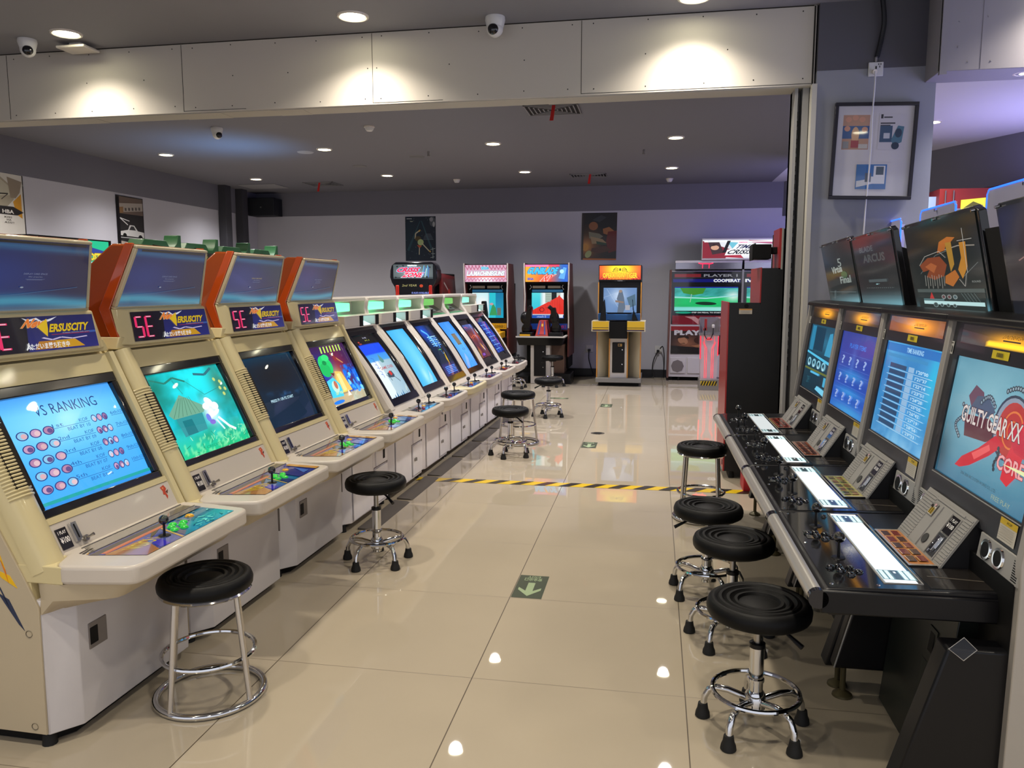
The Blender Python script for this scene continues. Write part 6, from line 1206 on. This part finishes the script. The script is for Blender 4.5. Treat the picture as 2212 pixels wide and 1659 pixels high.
# its gun pedestal stands apart on the floor
p=thing('gun_pedestal','free standing clear pedestal with red glowing lines holding a gun','pedestal',(0,0,0))
PX0,PX1,PY=.655,.925,11.72
obj('column',G().hexa([(PX0+.02,PY,.15),(PX1-.02,PY,.15),(PX1-.02,PY+.25,.15),(PX0+.02,PY+.25,.15),(PX0,PY,.80),(PX1,PY,.80),(PX1,PY+.25,.80),(PX0,PY+.25,.80)]),mat('pink_white_panel','c8b4ba',.3,coat=.4),p)
obj('glowing_lines',G().tube([(.73,PY-.004,.17),(.73,PY-.004,.62),(.70,PY-.004,.70)],.0022,5).tube([(.755,PY-.004,.17),(.755,PY-.004,.60),(.72,PY-.004,.68),(.72,PY-.004,.78)],.0022,5).tube([(.825,PY-.004,.17),(.825,PY-.004,.60),(.86,PY-.004,.68),(.86,PY-.004,.78)],.0022,5).tube([(.85,PY-.004,.17),(.85,PY-.004,.62),(.88,PY-.004,.70)],.0022,5).tube([(.75,PY-.004,.73),(.77,PY-.004,.755),(.81,PY-.004,.755),(.83,PY-.004,.73),(.75,PY-.004,.73)],.0035,5).tube([(PX0+.012,PY-.004,.45),(PX0+.008,PY-.004,.78)],.007,6).tube([(PX1-.012,PY-.004,.5),(PX1-.008,PY-.004,.78)],.006,6),lamp_mat('red_glow_line',(1,.12,.22),1.3),p)
obj('gun_tray',G().box(PX0-.01,PX1+.01,PY-.02,PY+.27,.80,.83).box(PX0-.01,PX0,PY-.02,PY+.27,.83,1.03).box(PX1,PX1+.01,PY-.02,PY+.27,.83,1.03).box(PX0,PX1,PY+.22,PY+.24,.83,1.05),mat('clear_grey_tray','8c888c',.1,alpha=.75,coat=.5),p)
obj('red_gun',G().box(.715,.75,PY,PY+.05,.86,1.03).box(.70,.74,PY,PY+.04,.86,.90).tube([(.72,PY-.01,.90),(.715,PY-.03,.80),(.75,PY-.04,.74),(.80,PY-.04,.74),(.835,PY-.03,.82),(.84,PY-.01,.90)],.007,6,1),[REDP,BLACK],p,bevel=.004); obj('white_clip',G().box(.82,.86,PY,PY+.04,.90,.95),WTRIM,p,bevel=.008)
ha=Art('c8a81c',1,1); 
for k in range(6): ha.poly([(k/6,0),(k/6+.09,0),(k/6+.20,1),(k/6+.11,1)],'1c1a16')
obj('pedal_box',G().box(PX0,PX1+.02,PY-.08,PY+.28,.0,.16),mat('grey_steel_box','8c8884',.35,metal=.5),p,bevel=.004); ha.build('hazard_label',PRN,p,face(PX0+.02,PX1-.02,.07,.135,PY-.082))
# --- red and black machine standing sideways behind the tape
t=thing('sideways_cabinet','tall stepped black side and red front machine beside the opening post','arcade cabinet',(0,0,0))
Y0=6.22
obj('black_side',G().prism([(.56,.06),(.56,1.37),(.79,1.37),(.79,1.63),(.925,1.63),(.93,1.92),(1.6,1.92),(1.6,.06)],Y0,Y0+.03),mat('black_laminate_side','141416',.45,bump=.05,bscale=40),t)
obj('body',G().prism([(.57,.06),(.57,1.36),(.80,1.36),(.80,1.62),(.935,1.62),(.94,1.91),(1.6,1.91),(1.6,.06)],Y0+.03,Y0+.6),BLKM,t)
obj('red_front',G().box(.548,.56,Y0,Y0+.62,.06,1.375).box(.78,.79,Y0,Y0+.62,1.36,1.635).box(.905,.925,Y0,Y0+.3,1.62,1.925),REDP,t,bevel=.002)
obj('silver_trim',G().box(.922,.935,Y0-.004,Y0+.02,1.62,1.925),ALUP,t)
obj('hinge_slot',G().box(.545,.549,Y0+.05,Y0+.075,.10,.14).box(.545,.549,Y0+.12,Y0+.145,.16,.20),BLKM,t)
st=Art('c0b8ac',1,1); st.rect(0,.72,1,1,'c08c48').rect(.1,.5,.9,.54,'7a7670').rect(.1,.35,.8,.39,'7a7670').rect(.1,.2,.85,.24,'7a7670'); st.build('warning_sticker',PRN,t,face(.632,.728,1.285,1.325,Y0-.001))
obj('cable_hole',G().tube([(.685,Y0-.002,1.345),(.685,Y0,1.345)],.016,16),BLKM,t)
obj('black_hood_box',G().box(.72,.86,Y0+.05,Y0+.25,1.70,1.81).box(.86,.92,Y0+.08,Y0+.22,1.74,1.79).hexa([(.72,Y0+.05,1.69),(.73,Y0+.05,1.69),(.73,Y0+.25,1.69),(.72,Y0+.25,1.69),(.735,Y0+.05,1.82),(.745,Y0+.05,1.82),(.745,Y0+.25,1.82),(.735,Y0+.25,1.82)]),BLKM,t,bevel=.006)
for x,y in ((.62,Y0+.05),(.62,Y0+.5),(1.45,Y0+.05)): obj('foot',G().lathe([(.001,.06),(.018,.06),(.022,.0),(.001,0)],(x,y,0),12),RUBBER,t)
tag(obj('red_floor_box',G().box(.665,.80,5.83,6.05,.0,.14),mat('bright_red_box','b01828',.4),bevel=.006),'low bright red box on the floor between the striped tape and the black row','box')
# --- green topped machines behind the left row
GRN=mat('green_topper_plastic','2a6438',.4,coat=.3)
for k in range(4):
    y=5.08+.53*k
    t=thing('green_topped_cabinet','%s green topped machine behind the orange boxes of the left row'%('nearest','second','third','farthest')[k],'arcade cabinet',(-3.6,y,0),0,'green topped machines')
    obj('body',lambda:G().box(-.5,0,.02,.50,0,1.68),BLKM,t,key='grb')
    obj('green_topper',lambda:G().loft([(0,y_,z_) for y_,z_ in ((.0,1.76),(.06,1.835),(.32,1.835),(.36,1.79),(.42,1.79),(.455,1.82),(.475,1.885),(.51,1.885),(.51,1.76),(.30,1.75),(.27,1.79),(.16,1.80),(.12,1.75))],[(-.12,y_,z_) for y_,z_ in ((.0,1.76),(.06,1.835),(.32,1.835),(.36,1.79),(.42,1.79),(.455,1.82),(.475,1.885),(.51,1.885),(.51,1.76),(.30,1.75),(.27,1.79),(.16,1.80),(.12,1.75))]),GRN,t,key='grt',bevel=.004)
    b=Art('2a2c22',1,1); b.poly([(.1,.1),(.4,.2),(.5,.8),(.2,.7)],'8c7c40').text('PLUS',.50,.35,.92,.75,'a8b83c',bold=.04,shear=.2); b.build('printed_title',PRN,t,quad((.003,.04,1.66),(.003,.48,1.66),(.003,.48,1.765),(.003,.04,1.765)))
t=thing('green_sign_cabinet','machine with a small bright green lit title seen between the first two orange boxes','arcade cabinet',(-3.6,4.1,0),0)
obj('body',G().box(-.5,-.01,.0,.70,0,1.80),BLKM,t); b=Art('20b080',1,1); b.poly([(.05,.75),(.4,.85),(.9,.72),(.85,.6),(.3,.55)],'2c3c88').text('ROOSTERS',.30,.45,.95,.66,'d8c838',bold=.06,out='7a4c20',ow=.05).poly([(.3,.4),(.9,.42),(.8,.1),(.6,.0),(.5,.25)],'b8f0f4').poly([(.5,.35),(.7,.38),(.66,.2)],'38a8d0').rect(.0,0,.25,.5,'c8a888'); b.build('lit_title',SIGN,t,quad((0,.30,1.56),(0,.66,1.56),(0,.66,1.79),(0,.30,1.79)))
